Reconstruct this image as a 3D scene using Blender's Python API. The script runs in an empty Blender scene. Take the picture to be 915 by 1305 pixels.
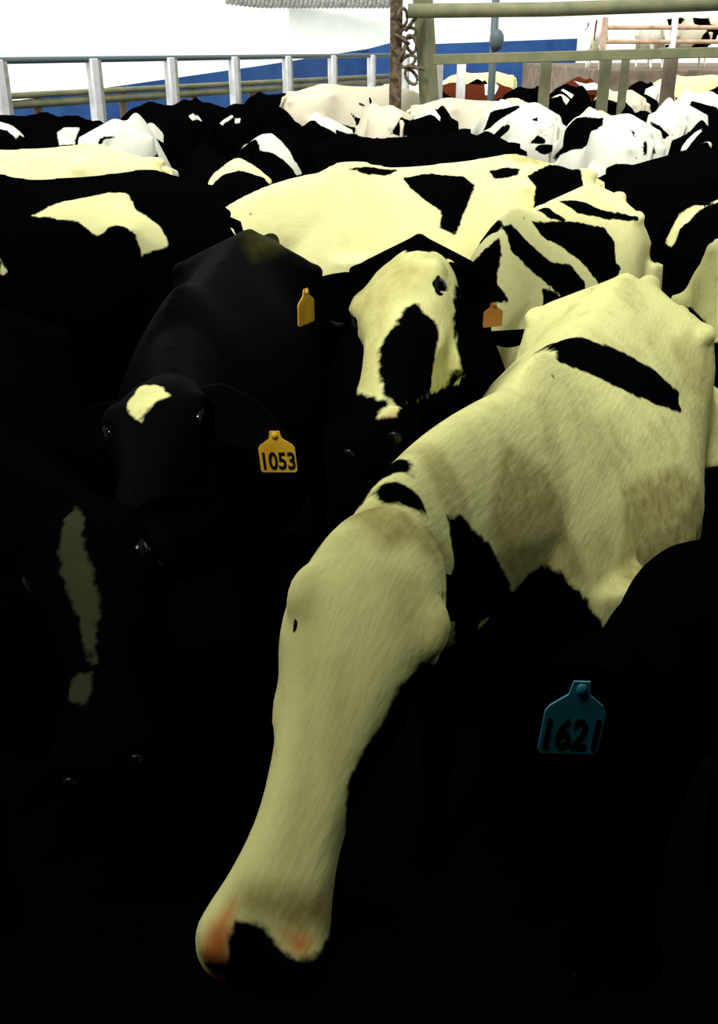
import bpy, bmesh, math, random, json
import numpy as np
from mathutils import Vector, Matrix

PI = math.pi
SC = bpy.context.scene
COL = SC.collection

# ------------------------------------------------------------------ camera
CAM_H = 2.0
PITCH = math.radians(25.0)
FPX = 1305 * 35.0 / 36.0
cam_d = bpy.data.cameras.new('camera')
cam_d.sensor_fit = 'VERTICAL'
cam_d.sensor_height = 36.0
cam_d.sensor_width = 24.0
cam_d.lens = 35.0
cam_d.clip_end = 300
cam_d.dof.use_dof = False
cam = bpy.data.objects.new('camera', cam_d)
COL.objects.link(cam)
cam.location = (0, 0, CAM_H)
cam.rotation_euler = (PI / 2 - PITCH, 0, 0)
SC.camera = cam


def P(px, py, z=1.42):
    """point at height z seen at a pixel of the 915x1305 photograph"""
    u = (px - 457.5) / FPX
    v = (652.5 - py) / FPX
    d = Vector((u, math.cos(PITCH) + v * math.sin(PITCH), -math.sin(PITCH) + v * math.cos(PITCH)))
    t = (z - CAM_H) / d.z
    return Vector((0, 0, CAM_H)) + d * t


def PY(px, py, Y):
    """point at distance Y seen at a pixel"""
    u = (px - 457.5) / FPX
    v = (652.5 - py) / FPX
    d = Vector((u, math.cos(PITCH) + v * math.sin(PITCH), -math.sin(PITCH) + v * math.cos(PITCH)))
    return Vector((0, 0, CAM_H)) + d * (Y / d.y)


# ------------------------------------------------------------------ light
SC.view_settings.view_transform = 'Standard'
SC.view_settings.look = 'None'
SC.view_settings.gamma = 1.0
SC.view_settings.use_curve_mapping = False
SC.view_settings.exposure = 0.0

w = bpy.data.worlds.new('sky')
SC.world = w
w.use_nodes = True
bg = w.node_tree.nodes['Background']
bg.inputs[0].default_value = (0.97, 1.0, 0.97, 1)
bg.inputs[1].default_value = 1.25

sun_d = bpy.data.lights.new('sun', 'SUN')
sun_d.energy = 3.2
sun_d.angle = math.radians(14)
sun_d.color = (1.0, 0.98, 0.95)
sun = bpy.data.objects.new('sun', sun_d)
COL.objects.link(sun)
sun.rotation_euler = Vector((0.38, 0.70, -1.0)).to_track_quat('-Z', 'Y').to_euler()

# added fill lamp under the roof opening, brightening the near cows
rl = bpy.data.lights.new('near_fill', 'AREA')
rl.shape = 'RECTANGLE'
rl.size = 1.4
rl.size_y = 1.2
rl.energy = 31
rl.color = (1.0, 0.98, 0.86)
fill_lamp = bpy.data.objects.new('near_fill', rl)
COL.objects.link(fill_lamp)
fill_lamp.location = (-0.9, 0.5, 3.8)
fill_lamp.rotation_euler = Vector((0.9, 0.9, -2.4)).to_track_quat('-Z', 'Y').to_euler()


# ------------------------------------------------------------------ materials
def mat(name, col, rough=0.7, spec=0.3, noise=None, metal=0.0, bump=0.0, emit=None):
    m = bpy.data.materials.new(name)
    m.use_nodes = True
    nt = m.node_tree
    b = nt.nodes['Principled BSDF']
    b.inputs['Base Color'].default_value = (*col, 1)
    b.inputs['Roughness'].default_value = rough
    b.inputs['Specular IOR Level'].default_value = spec
    b.inputs['Metallic'].default_value = metal
    if emit:
        b.inputs['Emission Color'].default_value = (*emit[0], 1)
        b.inputs['Emission Strength'].default_value = emit[1]
    if noise:
        col2, sc, lo, hi = noise
        tc = nt.nodes.new('ShaderNodeTexCoord')
        n = nt.nodes.new('ShaderNodeTexNoise')
        n.inputs['Scale'].default_value = sc
        n.inputs['Detail'].default_value = 6
        nt.links.new(tc.outputs['Object'], n.inputs['Vector'])
        r = nt.nodes.new('ShaderNodeValToRGB')
        r.color_ramp.elements[0].position = lo
        r.color_ramp.elements[0].color = (*col, 1)
        r.color_ramp.elements[1].position = hi
        r.color_ramp.elements[1].color = (*col2, 1)
        nt.links.new(n.outputs['Fac'], r.inputs['Fac'])
        nt.links.new(r.outputs['Color'], b.inputs['Base Color'])
        if bump:
            bp = nt.nodes.new('ShaderNodeBump')
            bp.inputs['Strength'].default_value = bump
            bp.inputs['Distance'].default_value = 0.02
            nt.links.new(n.outputs['Fac'], bp.inputs['Height'])
            nt.links.new(bp.outputs['Normal'], b.inputs['Normal'])
    return m


def coat_material(name, white, black=(0.0010, 0.0010, 0.0012), edge=0.10, spec=0.0, dirt=0.6, dirt_shade_col=(0.20, 0.155, 0.035)):
    """hair coat: the 'coat' attribute holds black patch, pink skin and dirt-and-shade fields"""
    m = bpy.data.materials.new(name)
    m.use_nodes = True
    nt = m.node_tree
    L = nt.links.new
    b = nt.nodes['Principled BSDF']
    at = nt.nodes.new('ShaderNodeAttribute')
    at.attribute_name = 'coat'
    sep = nt.nodes.new('ShaderNodeSeparateColor')
    L(at.outputs['Color'], sep.inputs['Color'])
    tc = nt.nodes.new('ShaderNodeTexCoord')
    # ragged hair along patch edges
    n1 = nt.nodes.new('ShaderNodeTexNoise')
    n1.inputs['Scale'].default_value = 38
    n1.inputs['Detail'].default_value = 4
    L(tc.outputs['Object'], n1.inputs['Vector'])
    ma = nt.nodes.new('ShaderNodeMath'); ma.operation = 'MULTIPLY_ADD'
    L(n1.outputs['Fac'], ma.inputs[0]); ma.inputs[1].default_value = edge * 2; ma.inputs[2].default_value = -edge
    ad = nt.nodes.new('ShaderNodeMath'); ad.operation = 'ADD'
    L(sep.outputs['Red'], ad.inputs[0]); L(ma.outputs[0], ad.inputs[1])
    rp = nt.nodes.new('ShaderNodeMapRange'); rp.interpolation_type = 'SMOOTHSTEP'
    L(ad.outputs[0], rp.inputs['Value'])
    rp.inputs['From Min'].default_value = 0.46
    rp.inputs['From Max'].default_value = 0.54
    # dirt on the white hair
    n2 = nt.nodes.new('ShaderNodeTexNoise')
    n2.inputs['Scale'].default_value = 7
    n2.inputs['Detail'].default_value = 8
    n2.inputs['Roughness'].default_value = 0.65
    L(tc.outputs['Object'], n2.inputs['Vector'])
    dr = nt.nodes.new('ShaderNodeMapRange')
    L(n2.outputs['Fac'], dr.inputs['Value'])
    dr.inputs['From Min'].default_value = 0.49
    dr.inputs['From Max'].default_value = 0.80
    dr.inputs['To Max'].default_value = dirt
    # small dark specks
    n3 = nt.nodes.new('ShaderNodeTexVoronoi')
    n3.inputs['Scale'].default_value = 11
    L(tc.outputs['Object'], n3.inputs['Vector'])
    sp = nt.nodes.new('ShaderNodeMapRange')
    L(n3.outputs['Distance'], sp.inputs['Value'])
    sp.inputs['From Min'].default_value = 0.035
    sp.inputs['From Max'].default_value = 0.09
    sp.inputs['To Min'].default_value = 0.75
    sp.inputs['To Max'].default_value = 0.0
    sn = nt.nodes.new('ShaderNodeSeparateColor')
    L(n3.outputs['Color'], sn.inputs['Color'])
    gt = nt.nodes.new('ShaderNodeMath'); gt.operation = 'GREATER_THAN'
    L(sn.outputs['Red'], gt.inputs[0]); gt.inputs[1].default_value = 0.60
    spm = nt.nodes.new('ShaderNodeMath'); spm.operation = 'MULTIPLY'
    L(sp.outputs[0], spm.inputs[0]); L(gt.outputs[0], spm.inputs[1])
    # stronger dirt and painted shade where attribute says so
    n4 = nt.nodes.new('ShaderNodeTexNoise')
    n4.inputs['Scale'].default_value = 30
    n4.inputs['Detail'].default_value = 5
    L(tc.outputs['Object'], n4.inputs['Vector'])
    bm_ = nt.nodes.new('ShaderNodeMath'); bm_.operation = 'MULTIPLY_ADD'
    L(n4.outputs['Fac'], bm_.inputs[0]); bm_.inputs[1].default_value = 1.2; bm_.inputs[2].default_value = 0.15
    bd = nt.nodes.new('ShaderNodeMath'); bd.operation = 'MULTIPLY'; bd.use_clamp = True
    L(sep.outputs['Blue'], bd.inputs[0]); L(bm_.outputs[0], bd.inputs[1])
    mx = nt.nodes.new('ShaderNodeMath'); mx.operation = 'MAXIMUM'
    L(dr.outputs[0], mx.inputs[0]); L(bd.outputs[0], mx.inputs[1])
    c1 = nt.nodes.new('ShaderNodeMix'); c1.data_type = 'RGBA'
    c1.inputs[6].default_value = (*white, 1)
    c1.inputs[7].default_value = (*dirt_shade_col, 1)
    L(mx.outputs[0], c1.inputs[0])
    c1b = nt.nodes.new('ShaderNodeMix'); c1b.data_type = 'RGBA'
    L(spm.outputs[0], c1b.inputs[0]); L(c1.outputs[2], c1b.inputs[6])
    c1b.inputs[7].default_value = (0.03, 0.025, 0.008, 1)
    c2 = nt.nodes.new('ShaderNodeMix'); c2.data_type = 'RGBA'
    L(sep.outputs['Green'], c2.inputs[0]); L(c1b.outputs[2], c2.inputs[6])
    c2.inputs[7].default_value = (0.42, 0.14, 0.03, 1)
    c3 = nt.nodes.new('ShaderNodeMix'); c3.data_type = 'RGBA'
    L(rp.outputs[0], c3.inputs[0]); L(c2.outputs[2], c3.inputs[6])
    c3.inputs[7].default_value = (*black, 1)
    al = nt.nodes.new('ShaderNodeMath'); al.operation = 'MULTIPLY'; al.use_clamp = True
    L(at.outputs['Alpha'], al.inputs[0]); L(bm_.outputs[0], al.inputs[1])
    c4 = nt.nodes.new('ShaderNodeMix'); c4.data_type = 'RGBA'
    L(al.outputs[0], c4.inputs[0]); L(c3.outputs[2], c4.inputs[6])
    c4.inputs[7].default_value = (0.045, 0.045, 0.008, 1)
    L(c4.outputs[2], b.inputs['Base Color'])
    b.inputs['Roughness'].default_value = 0.62
    b.inputs['Specular IOR Level'].default_value = spec
    # hair lie
    mp = nt.nodes.new('ShaderNodeMapping')
    mp.inputs['Scale'].default_value = (14, 90, 40)
    L(tc.outputs['Object'], mp.inputs['Vector'])
    n5 = nt.nodes.new('ShaderNodeTexNoise')
    n5.inputs['Scale'].default_value = 1.6
    n5.inputs['Detail'].default_value = 5
    L(mp.outputs[0], n5.inputs['Vector'])
    bp = nt.nodes.new('ShaderNodeBump')
    bp.inputs['Strength'].default_value = 0.45
    bp.inputs['Distance'].default_value = 0.004
    L(n5.outputs['Fac'], bp.inputs['Height'])
    L(bp.outputs['Normal'], b.inputs['Normal'])
    return m


CREAM = coat_material('cream_coat', (0.62, 0.62, 0.255))
PALE = coat_material('pale_coat', (0.78, 0.76, 0.36), dirt=0.25, dirt_shade_col=(0.35, 0.30, 0.10))
CHALK = coat_material('chalk_coat', (0.70, 0.70, 0.58), dirt=0.3, dirt_shade_col=(0.45, 0.38, 0.22))
GLOSS = coat_material('sleek_coat', (0.62, 0.62, 0.255), spec=0.005)
PINKISH = coat_material('pinkish_coat', (0.62, 0.57, 0.42), dirt=0.25, dirt_shade_col=(0.45, 0.33, 0.20))
RUSSET = coat_material('russet_coat', (0.85, 0.83, 0.75), black=(0.09, 0.02, 0.008), dirt=0.1)
SHADED = coat_material('shaded_coat', (0.030, 0.036, 0.016), dirt=0.3)  # white hair painted nearly black: shade on the blaze put into its colour
COATS = dict(sleek=GLOSS, muddy=SHADED, cream=CREAM, pale=PALE, chalk=CHALK, pinkish=PINKISH, russet=RUSSET)  # muddy: the coat with shade painted into its colour
M_EYE = mat('eye_black', (0.002, 0.001, 0.001), rough=0.08, spec=0.3)
M_LID = mat('eyelid_skin', (0.003, 0.002, 0.002), rough=0.6, spec=0.05)
M_HAIR = mat('tail_hair', (0.5, 0.48, 0.25), rough=0.9, noise=((0.3, 0.27, 0.1), 20, .4, .7))
M_NOSTRIL = mat('nostril_dark', (0.002, 0.002, 0.003), rough=0.35)
M_YTAG = mat('tag_yellow', (0.62, 0.40, 0.02), rough=0.45, noise=((0.45, 0.22, 0.02), 25, .4, .7))
M_BTAG = mat('tag_blue', (0.02, 0.20, 0.30), rough=0.45, noise=((0.02, 0.14, 0.14), 25, .4, .7))
M_OTAG = mat('tag_orange', (0.30, 0.13, 0.02), rough=0.5)
M_INK = mat('tag_ink', (0.002, 0.002, 0.002), rough=0.8, spec=0.1)
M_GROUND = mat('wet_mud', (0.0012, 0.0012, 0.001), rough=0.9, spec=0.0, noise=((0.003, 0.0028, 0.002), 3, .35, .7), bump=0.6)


# ------------------------------------------------------------------ mesh tools
def cr(p0, p1, p2, p3, t):
    return 0.5 * ((2 * p1) + (-p0 + p2) * t + (2 * p0 - 5 * p1 + 4 * p2 - p3) * t * t + (-p0 + 3 * p1 - 3 * p2 + p3) * t ** 3)


def resample(K, xs, out):
    """Catmull-Rom of rows K (n,...) given at knots 0..n-1 at parameters out"""
    n = len(K)
    res = []
    for s in out:
        i = min(int(s), n - 2)
        t = s - i
        p0 = K[max(i - 1, 0)]; p1 = K[i]; p2 = K[i + 1]; p3 = K[min(i + 2, n - 1)]
        res.append(cr(p0, p1, p2, p3, t))
    return np.array(res)


class Geo:
    def __init__(s):
        s.v = []; s.f = []; s.mi = []

    def loft(s, rings, mi=0):
        b = len(s.v)
        n = len(rings[0])
        for r in rings:
            for p in r:
                s.v.append(tuple(float(c) for c in p))
        for i in range(len(rings) - 1):
            for j in range(n):
                a = b + i * n + j; c = b + i * n + (j + 1) % n
                s.f.append((a, c, c + n, a + n)); s.mi.append(mi)
        for i, flip in ((0, True), (len(rings) - 1, False)):
            c = np.mean(np.array(rings[i]), axis=0)
            k = len(s.v); s.v.append(tuple(float(q) for q in c))
            for j in range(n):
                a = b + i * n + j; d = b + i * n + (j + 1) % n
                s.f.append((d, a, k) if flip else (a, d, k)); s.mi.append(mi)

    def tube(s, pts, rad, n=12, flat=1.0, mi=0):
        pts = [Vector(p) for p in pts]
        rings = []
        m = len(pts)
        ref = Vector((0, 0, 1))
        for i, p in enumerate(pts):
            T = (pts[min(i + 1, m - 1)] - pts[max(i - 1, 0)]).normalized()
            if abs(T.dot(ref)) > 0.97: r2 = Vector((0, 1, 0))
            else: r2 = ref
            A = T.cross(r2).normalized(); B = A.cross(T).normalized()
            A = -A
            rings.append([p + A * (rad[i] * math.cos(2 * PI * k / n)) + B * (rad[i] * flat * math.sin(2 * PI * k / n)) for k in range(n)])
        s.loft(rings, mi)

    def ball(s, c, r, n=12, sx=1, sy=1, sz=1, mi=0):
        rings = []
        for i in range(1, n // 2 + 1):
            th = PI * i / (n // 2 + 1)
            rings.append([(c[0] + r * sx * math.cos(th), c[1] + r * sy * math.sin(th) * math.cos(2 * PI * k / n), c[2] + r * sz * math.sin(th) * math.sin(2 * PI * k / n)) for k in range(n)])
        s.loft(rings, mi)

    def box(s, lo, hi, mi=0, M=None):
        b = len(s.v)
        for x in (lo[0], hi[0]):
            for y in (lo[1], hi[1]):
                for z in (lo[2], hi[2]):
                    p = Vector((x, y, z))
                    if M: p = M @ p
                    s.v.append(tuple(p))
        for q in ((0, 1, 3, 2), (4, 6, 7, 5), (0, 4, 5, 1), (2, 3, 7, 6), (0, 2, 6, 4), (1, 5, 7, 3)):
            s.f.append(tuple(b + i for i in q)); s.mi.append(mi)

    def prism(s, poly, y0, y1, mi=0, M=None):
        """polygon in x,z extruded along y"""
        b = len(s.v); n = len(poly)
        for y in (y0, y1):
            for x, z in poly:
                p = Vector((x, y, z))
                if M: p = M @ p
                s.v.append(tuple(p))
        s.f.append(tuple(b + i for i in range(n))); s.mi.append(mi)
        s.f.append(tuple(b + n + i for i in reversed(range(n)))); s.mi.append(mi)
        for i in range(n):
            j = (i + 1) % n
            s.f.append((b + i, b + n + i, b + n + j, b + j)); s.mi.append(mi)

    def mesh(s, name, mats, smooth=True):
        me = bpy.data.meshes.new(name)
        me.from_pydata(s.v, [], s.f)
        for m in mats: me.materials.append(m)
        me.polygons.foreach_set('material_index', s.mi)
        bm = bmesh.new(); bm.from_mesh(me)
        bmesh.ops.recalc_face_normals(bm, faces=bm.faces)
        bm.to_mesh(me); bm.free()
        me.polygons.foreach_set('use_smooth', [smooth] * len(me.polygons))
        me.update()
        return me

    def obj(s, name, mats, parent=None, loc=(0, 0, 0), rz=0, smooth=False, bevel=0):
        if not isinstance(mats, (list, tuple)): mats = [mats]
        o = bpy.data.objects.new(name, s.mesh(name, mats, smooth))
        COL.objects.link(o)
        o.location = loc
        o.rotation_euler = (0, 0, rz)
        if parent: o.parent = parent
        if bevel:
            m = o.modifiers.new('bevel', 'BEVEL'); m.width = bevel; m.segments = 2
        return o


def tag(o, label, cat, group=None):
    o['label'] = label; o['category'] = cat
    if group: o['group'] = group
    return o


def struct(o):
    o['kind'] = 'structure'
    return o


# ------------------------------------------------------------------ the cow
# body cross sections, half profile from spine to belly (y, z)
BODY = [
    (-0.955, [(0, 1.16), (.03, 1.15), (.07, 1.10), (.09, 1.01), (.08, .92), (.04, .84), (0, .82)]),
    (-0.90, [(0, 1.27), (.05, 1.25), (.13, 1.17), (.17, 1.02), (.15, .88), (.08, .76), (0, .72)]),
    (-0.78, [(0, 1.335), (.06, 1.31), (.17, 1.20), (.245, 1.03), (.22, .82), (.13, .64), (0, .60)]),
    (-0.60, [(0, 1.385), (.07, 1.355), (.215, 1.235), (.275, 1.04), (.26, .80), (.17, .58), (0, .54)]),
    (-0.42, [(0, 1.425), (.08, 1.385), (.255, 1.285), (.285, 1.08), (.28, .80), (.19, .56), (0, .50)]),
    (-0.24, [(0, 1.405), (.09, 1.36), (.20, 1.23), (.29, 1.04), (.32, .78), (.21, .53), (0, .47)]),
    (0.00, [(0, 1.385), (.08, 1.345), (.21, 1.22), (.325, 1.00), (.335, .76), (.21, .53), (0, .48)]),
    (0.25, [(0, 1.38), (.06, 1.34), (.175, 1.21), (.295, .98), (.305, .76), (.19, .56), (0, .52)]),
    (0.45, [(0, 1.42), (.045, 1.375), (.14, 1.23), (.24, 1.00), (.25, .78), (.15, .60), (0, .56)]),
    (0.62, [(0, 1.36), (.05, 1.32), (.12, 1.20), (.20, 1.00), (.215, .82), (.13, .66), (0, .60)]),
    (0.76, [(0, 1.20), (.05, 1.17), (.10, 1.10), (.155, .98), (.16, .84), (.09, .72), (0, .68)]),
    (0.83, [(0, 1.08), (.03, 1.06), (.06, 1.02), (.09, .95), (.08, .86), (.04, .80), (0, .78)]),
]
# head sections: x along face, half width, face height z, jaw z, jaw width factor
HEAD = [
    (-.05, .035, -.050, -.110, .9), (-.03, .062, -.018, -.150, .9), (.015, .088, .006, -.185, .85), (.07, .103, .020, -.215, .72),
    (.13, .113, .022, -.245, .60), (.19, .104, .014, -.265, .52), (.26, .079, .004, -.245, .50), (.34, .063, -.004, -.195, .55),
    (.42, .057, -.010, -.160, .65), (.49, .068, -.016, -.150, .78), (.545, .084, -.030, -.145, .85), (.585, .076, -.052, -.138, .85), (.603, .048, -.075, -.120, .8)]


def body_geo(g, ws, bs=1.0):
    K = np.array([[[x, y * ws, z] for (y, z) in pr] for x, pr in BODY], float)
    n = len(BODY)
    S = resample(K, None, np.linspace(0, n - 1, 34))
    rings = []
    for sec in S:
        half = resample(sec, None, np.linspace(0, 6, 15))
        half[:, 1] = np.maximum(half[:, 1], 0)
        ring = [tuple(p) for p in half] + [(p[0], -p[1], p[2]) for p in half[-2:0:-1]]
        rings.append(ring)
    g.loft(rings)
    for sgn in (-1, 1):
        g.ball((-.42, sgn * .235 * ws, 1.28), .038, sz=.8, sx=1.8)      # hook bones
        g.ball((-.88, sgn * .105 * ws, 1.215), .038, sx=1.4)                     # pin bones
    g.ball((-.84, 0, 1.305), .040, sx=2.6)                               # tail head
    g.ball((-.42, 0, 1.395), .03, sx=4.0)
    # legs
    for sy in (-1, 1):
        y = sy * .17
        g.tube([(.50, y, .98), (.50, y, .80), (.44, y, .66), (.47, y, .44), (.47, y, .38), (.465, y, .18), (.475, y, .12), (.50, y, .06), (.51, y, 0.0)],
               [.13, .125, .085, .052, .050, .034, .042, .048, .058])
        y = sy * .19
        g.tube([(-.62, y, 1.05), (-.60, y, .85), (-.56, y, .72), (-.70, y, .58), (-.80, y, .50), (-.78, y, .40), (-.74, y, .18), (-.73, y, .12), (-.70, y, .06), (-.69, y, 0.0)],
               [.15, .17, .14, .085, .056, .045, .036, .044, .048, .058])
    g.ball((-.50, 0, .60), .17, sx=1.2, sz=.9)                            # udder


def frame(X, hint):
    X = X.normalized()
    Z = (hint - X * hint.dot(X)).normalized()
    Y = Z.cross(X)
    return Matrix(((X.x, Y.x, Z.x), (X.y, Y.y, Z.y), (X.z, Y.z, Z.z)))


def head_matrix(poll, hdir, hint, hs):
    R = frame(Vector(hdir), Vector(hint))
    return Matrix.Translation(Vector(poll)) @ R.to_4x4() @ Matrix.Scale(hs, 4)


def head_geo(g, H):
    N = 22
    K = np.array(HEAD, float)
    S = resample(K, None, np.linspace(0, len(HEAD) - 1, 30))
    rings = []
    for (x, hw, zt, zb, jf) in S:
        ring = []
        cz = zt * .62 + zb * .38
        for k in range(N):
            a = 2 * PI * k / N
            c, s_ = math.cos(a), math.sin(a)
            ex = .78
            yy = math.copysign(abs(c) ** ex, c) * hw
            if s_ >= 0:
                zz = cz + (zt - cz) * abs(s_) ** .85
            else:
                zz = cz + (zb - cz) * abs(s_)
                yy *= 1 - (1 - jf) * abs(s_)
            ring.append(tuple(H @ Vector((x, yy, zz))))
        rings.append(ring)
    g.loft(rings)
    def hb(c, r, sx=1, sy=1, sz=1):
        b = len(g.v); g.ball(c, r, sx=sx, sy=sy, sz=sz)
        for i in range(b, len(g.v)): g.v[i] = tuple(H @ Vector(g.v[i]))
    for s in (-1, 1):
        hb((.125, s * .088, -.012), .028, sx=1.6, sz=.9)     # brow
        hb((.16, s * .080, -.050), .030, sx=1.8)
        hb((.24, s * .064, -.090), .026, sx=2.6)             # cheek ridge
        hb((.20, s * .054, -.165), .047, sx=1.5)             # jaw muscle
        hb((.555, s * .046, -.052), .034, sx=1.1)             # nostril wings
    hb((.0, 0, -.045), .050, sy=1.3)                       # poll
    hb((.545, 0, -.135), .040, sx=1.1, sy=1.3)               # chin


def neck_geo(g, H, up, thick, base):
    a0 = Vector((.30, 0, 1.05)); a1 = Vector((.72, 0, 1.14 + base))
    e = H @ Vector((.045, 0, -.10))
    back = (H.to_3x3() @ Vector((-.55, 0, -.62))).normalized()
    a2 = e + back * .22
    N = 24
    rings = []
    M = 16
    for i in range(M + 1):
        t = i / M
        p = a0 * (1 - t) ** 3 + a1 * 3 * t * (1 - t) ** 2 + a2 * 3 * t * t * (1 - t) + e * t ** 3
        d = (a1 - a0) * 3 * (1 - t) ** 2 + (a2 - a1) * 6 * t * (1 - t) + (e - a2) * 3 * t * t
        R = frame(d, Vector((0, 0, 1)) * (1 - t) + Vector(up) * t)
        hh = (.31 * (1 - t) + .105 * t) * thick + .03 * math.sin(PI * t)
        hw = (.20 * (1 - t) ** 1.3 + .082 * t + .04 * t * (1 - t)) * thick
        ring = []
        for k in range(N):
            an = 2 * PI * k / N
            c, s_ = math.cos(an), math.sin(an)
            yy = c * hw * (1 - .30 * max(s_, 0))
            ring.append(tuple(p + R @ Vector((0, yy, s_ * hh))))
        rings.append(ring)
    g.loft(rings)


def ear_geo(length=.19, width=.095):
    g = Geo()
    rings = []
    n = 12
    for i in range(11):
        t = i / 10
        w_ = width * .5 * (math.sin(PI * min(1, (t * .86 + .10))) ** .7) * (1.0 if t < .9 else .75)
        w_ = max(w_, .006)
        x = t * length
        ring = []
        for k in range(n):
            a = 2 * PI * k / n
            yy = math.cos(a) * w_
            th = .006 * math.sin(a)
            cup = (yy / (width * .5)) ** 2 * .022 * (1 - .3 * t)
            ring.append((x, yy, th + cup - .25 * t * t * .12))
        rings.append(ring)
    g.loft(rings)
    return g


def tag_mesh(name, text, m_tag, size=.062, tall=1.0):
    g = Geo()
    s = size / .062
    poly = [(-.031, -.058), (.031, -.058), (.034, -.054), (.034, -.012), (.030, -.006), (.012, .006), (.009, .020), (-.009, .020), (-.012, .006), (-.030, -.006), (-.034, -.012), (-.034, -.054)]
    g.prism([(x * s, z * s) for x, z in poly], -.0012, .0012)
    g.ball((0, -.003, .013 * s), .006 * s, sx=1, sy=.6, sz=1)
    if text:
        cu = bpy.data.curves.new('digits', 'FONT')
        cu.body = text
        cu.size = .040 * s
        cu.align_x = 'CENTER'
        cu.offset = .0009 * s
        cu.space_character = 1.0
        cu.extrude = .0004
        to = bpy.data.objects.new('digits', cu)
        COL.objects.link(to)
        bpy.context.view_layer.update()
        me = bpy.data.meshes.new_from_object(to.evaluated_get(bpy.context.evaluated_depsgraph_get()))
        vs = np.array([v.co[:] for v in me.vertices])
        if len(vs):
            wd = vs[:, 0].max() - vs[:, 0].min()
            k = .060 * s / wd
            b = len(g.v)
            for v in vs:
                g.v.append((v[0] * k, -.0022 - v[2], -.051 * s + v[1] * 1.12))
            for p in me.polygons:
                g.f.append(tuple(b + i for i in p.vertices)); g.mi.append(1)
        bpy.data.objects.remove(to); bpy.data.curves.remove(cu); bpy.data.meshes.remove(me)
    g.v = [(x, y, z * tall) for x, y, z in g.v]
    return g


# ---- coat fields --------------------------------------------------
def vnoise(p, seed):
    """smooth 3-D value noise, vectorised"""
    rs = np.random.RandomState(seed)
    tab = rs.rand(4096)
    i = np.floor(p).astype(int); f = p - i
    f = f * f * (3 - 2 * f)
    def h(a, b, c): return tab[(a * 73856093 ^ b * 19349663 ^ c * 83492791) & 4095]
    r = 0
    for dx in (0, 1):
        for dy in (0, 1):
            for dz in (0, 1):
                wgt = (f[:, 0] if dx else 1 - f[:, 0]) * (f[:, 1] if dy else 1 - f[:, 1]) * (f[:, 2] if dz else 1 - f[:, 2])
                r = r + wgt * h(i[:, 0] + dx, i[:, 1] + dy, i[:, 2] + dz)
    return r


def poly_sdf(q, poly):
    """signed distance (positive inside) of 2-D points q to polygon"""
    poly = np.array(poly, float)
    d = np.full(len(q), 1e9); inside = np.zeros(len(q), bool)
    n = len(poly)
    for i in range(n):
        a = poly[i]; b = poly[(i + 1) % n]
        e = b - a; w_ = q - a
        t = np.clip((w_ @ e) / max(e @ e, 1e-12), 0, 1)
        dd = np.linalg.norm(w_ - t[:, None] * e, axis=1)
        d = np.minimum(d, dd)
        c = ((a[1] > q[:, 1]) != (b[1] > q[:, 1]))
        with np.errstate(divide='ignore', invalid='ignore'):
            xi = (b[0] - a[0]) * (q[:, 1] - a[1]) / (b[1] - a[1]) + a[0]
        inside ^= c & (q[:, 0] < xi)
    return np.where(inside, d, -d)


def mark_field(co, m):
    """m: dict o (origin), n (normal), p (outline points in the cow's own space)"""
    o = np.array(m['o']); n = np.array(m['n']); n = n / np.linalg.norm(n)
    a = np.array([0, 0, 1.0]) if abs(n[2]) < .8 else np.array([1.0, 0, 0])
    u = np.cross(a, n); u /= np.linalg.norm(u); v = np.cross(n, u)
    pts = np.array(m['p'])
    poly = np.stack([(pts - o) @ u, (pts - o) @ v], 1)
    q = np.stack([(co - o) @ u, (co - o) @ v], 1)
    d = poly_sdf(q, poly)
    dep = (co - o) @ n
    far = m.get('d', .22)
    return np.minimum(d, far - np.abs(dep))


MARKS = {}
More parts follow.
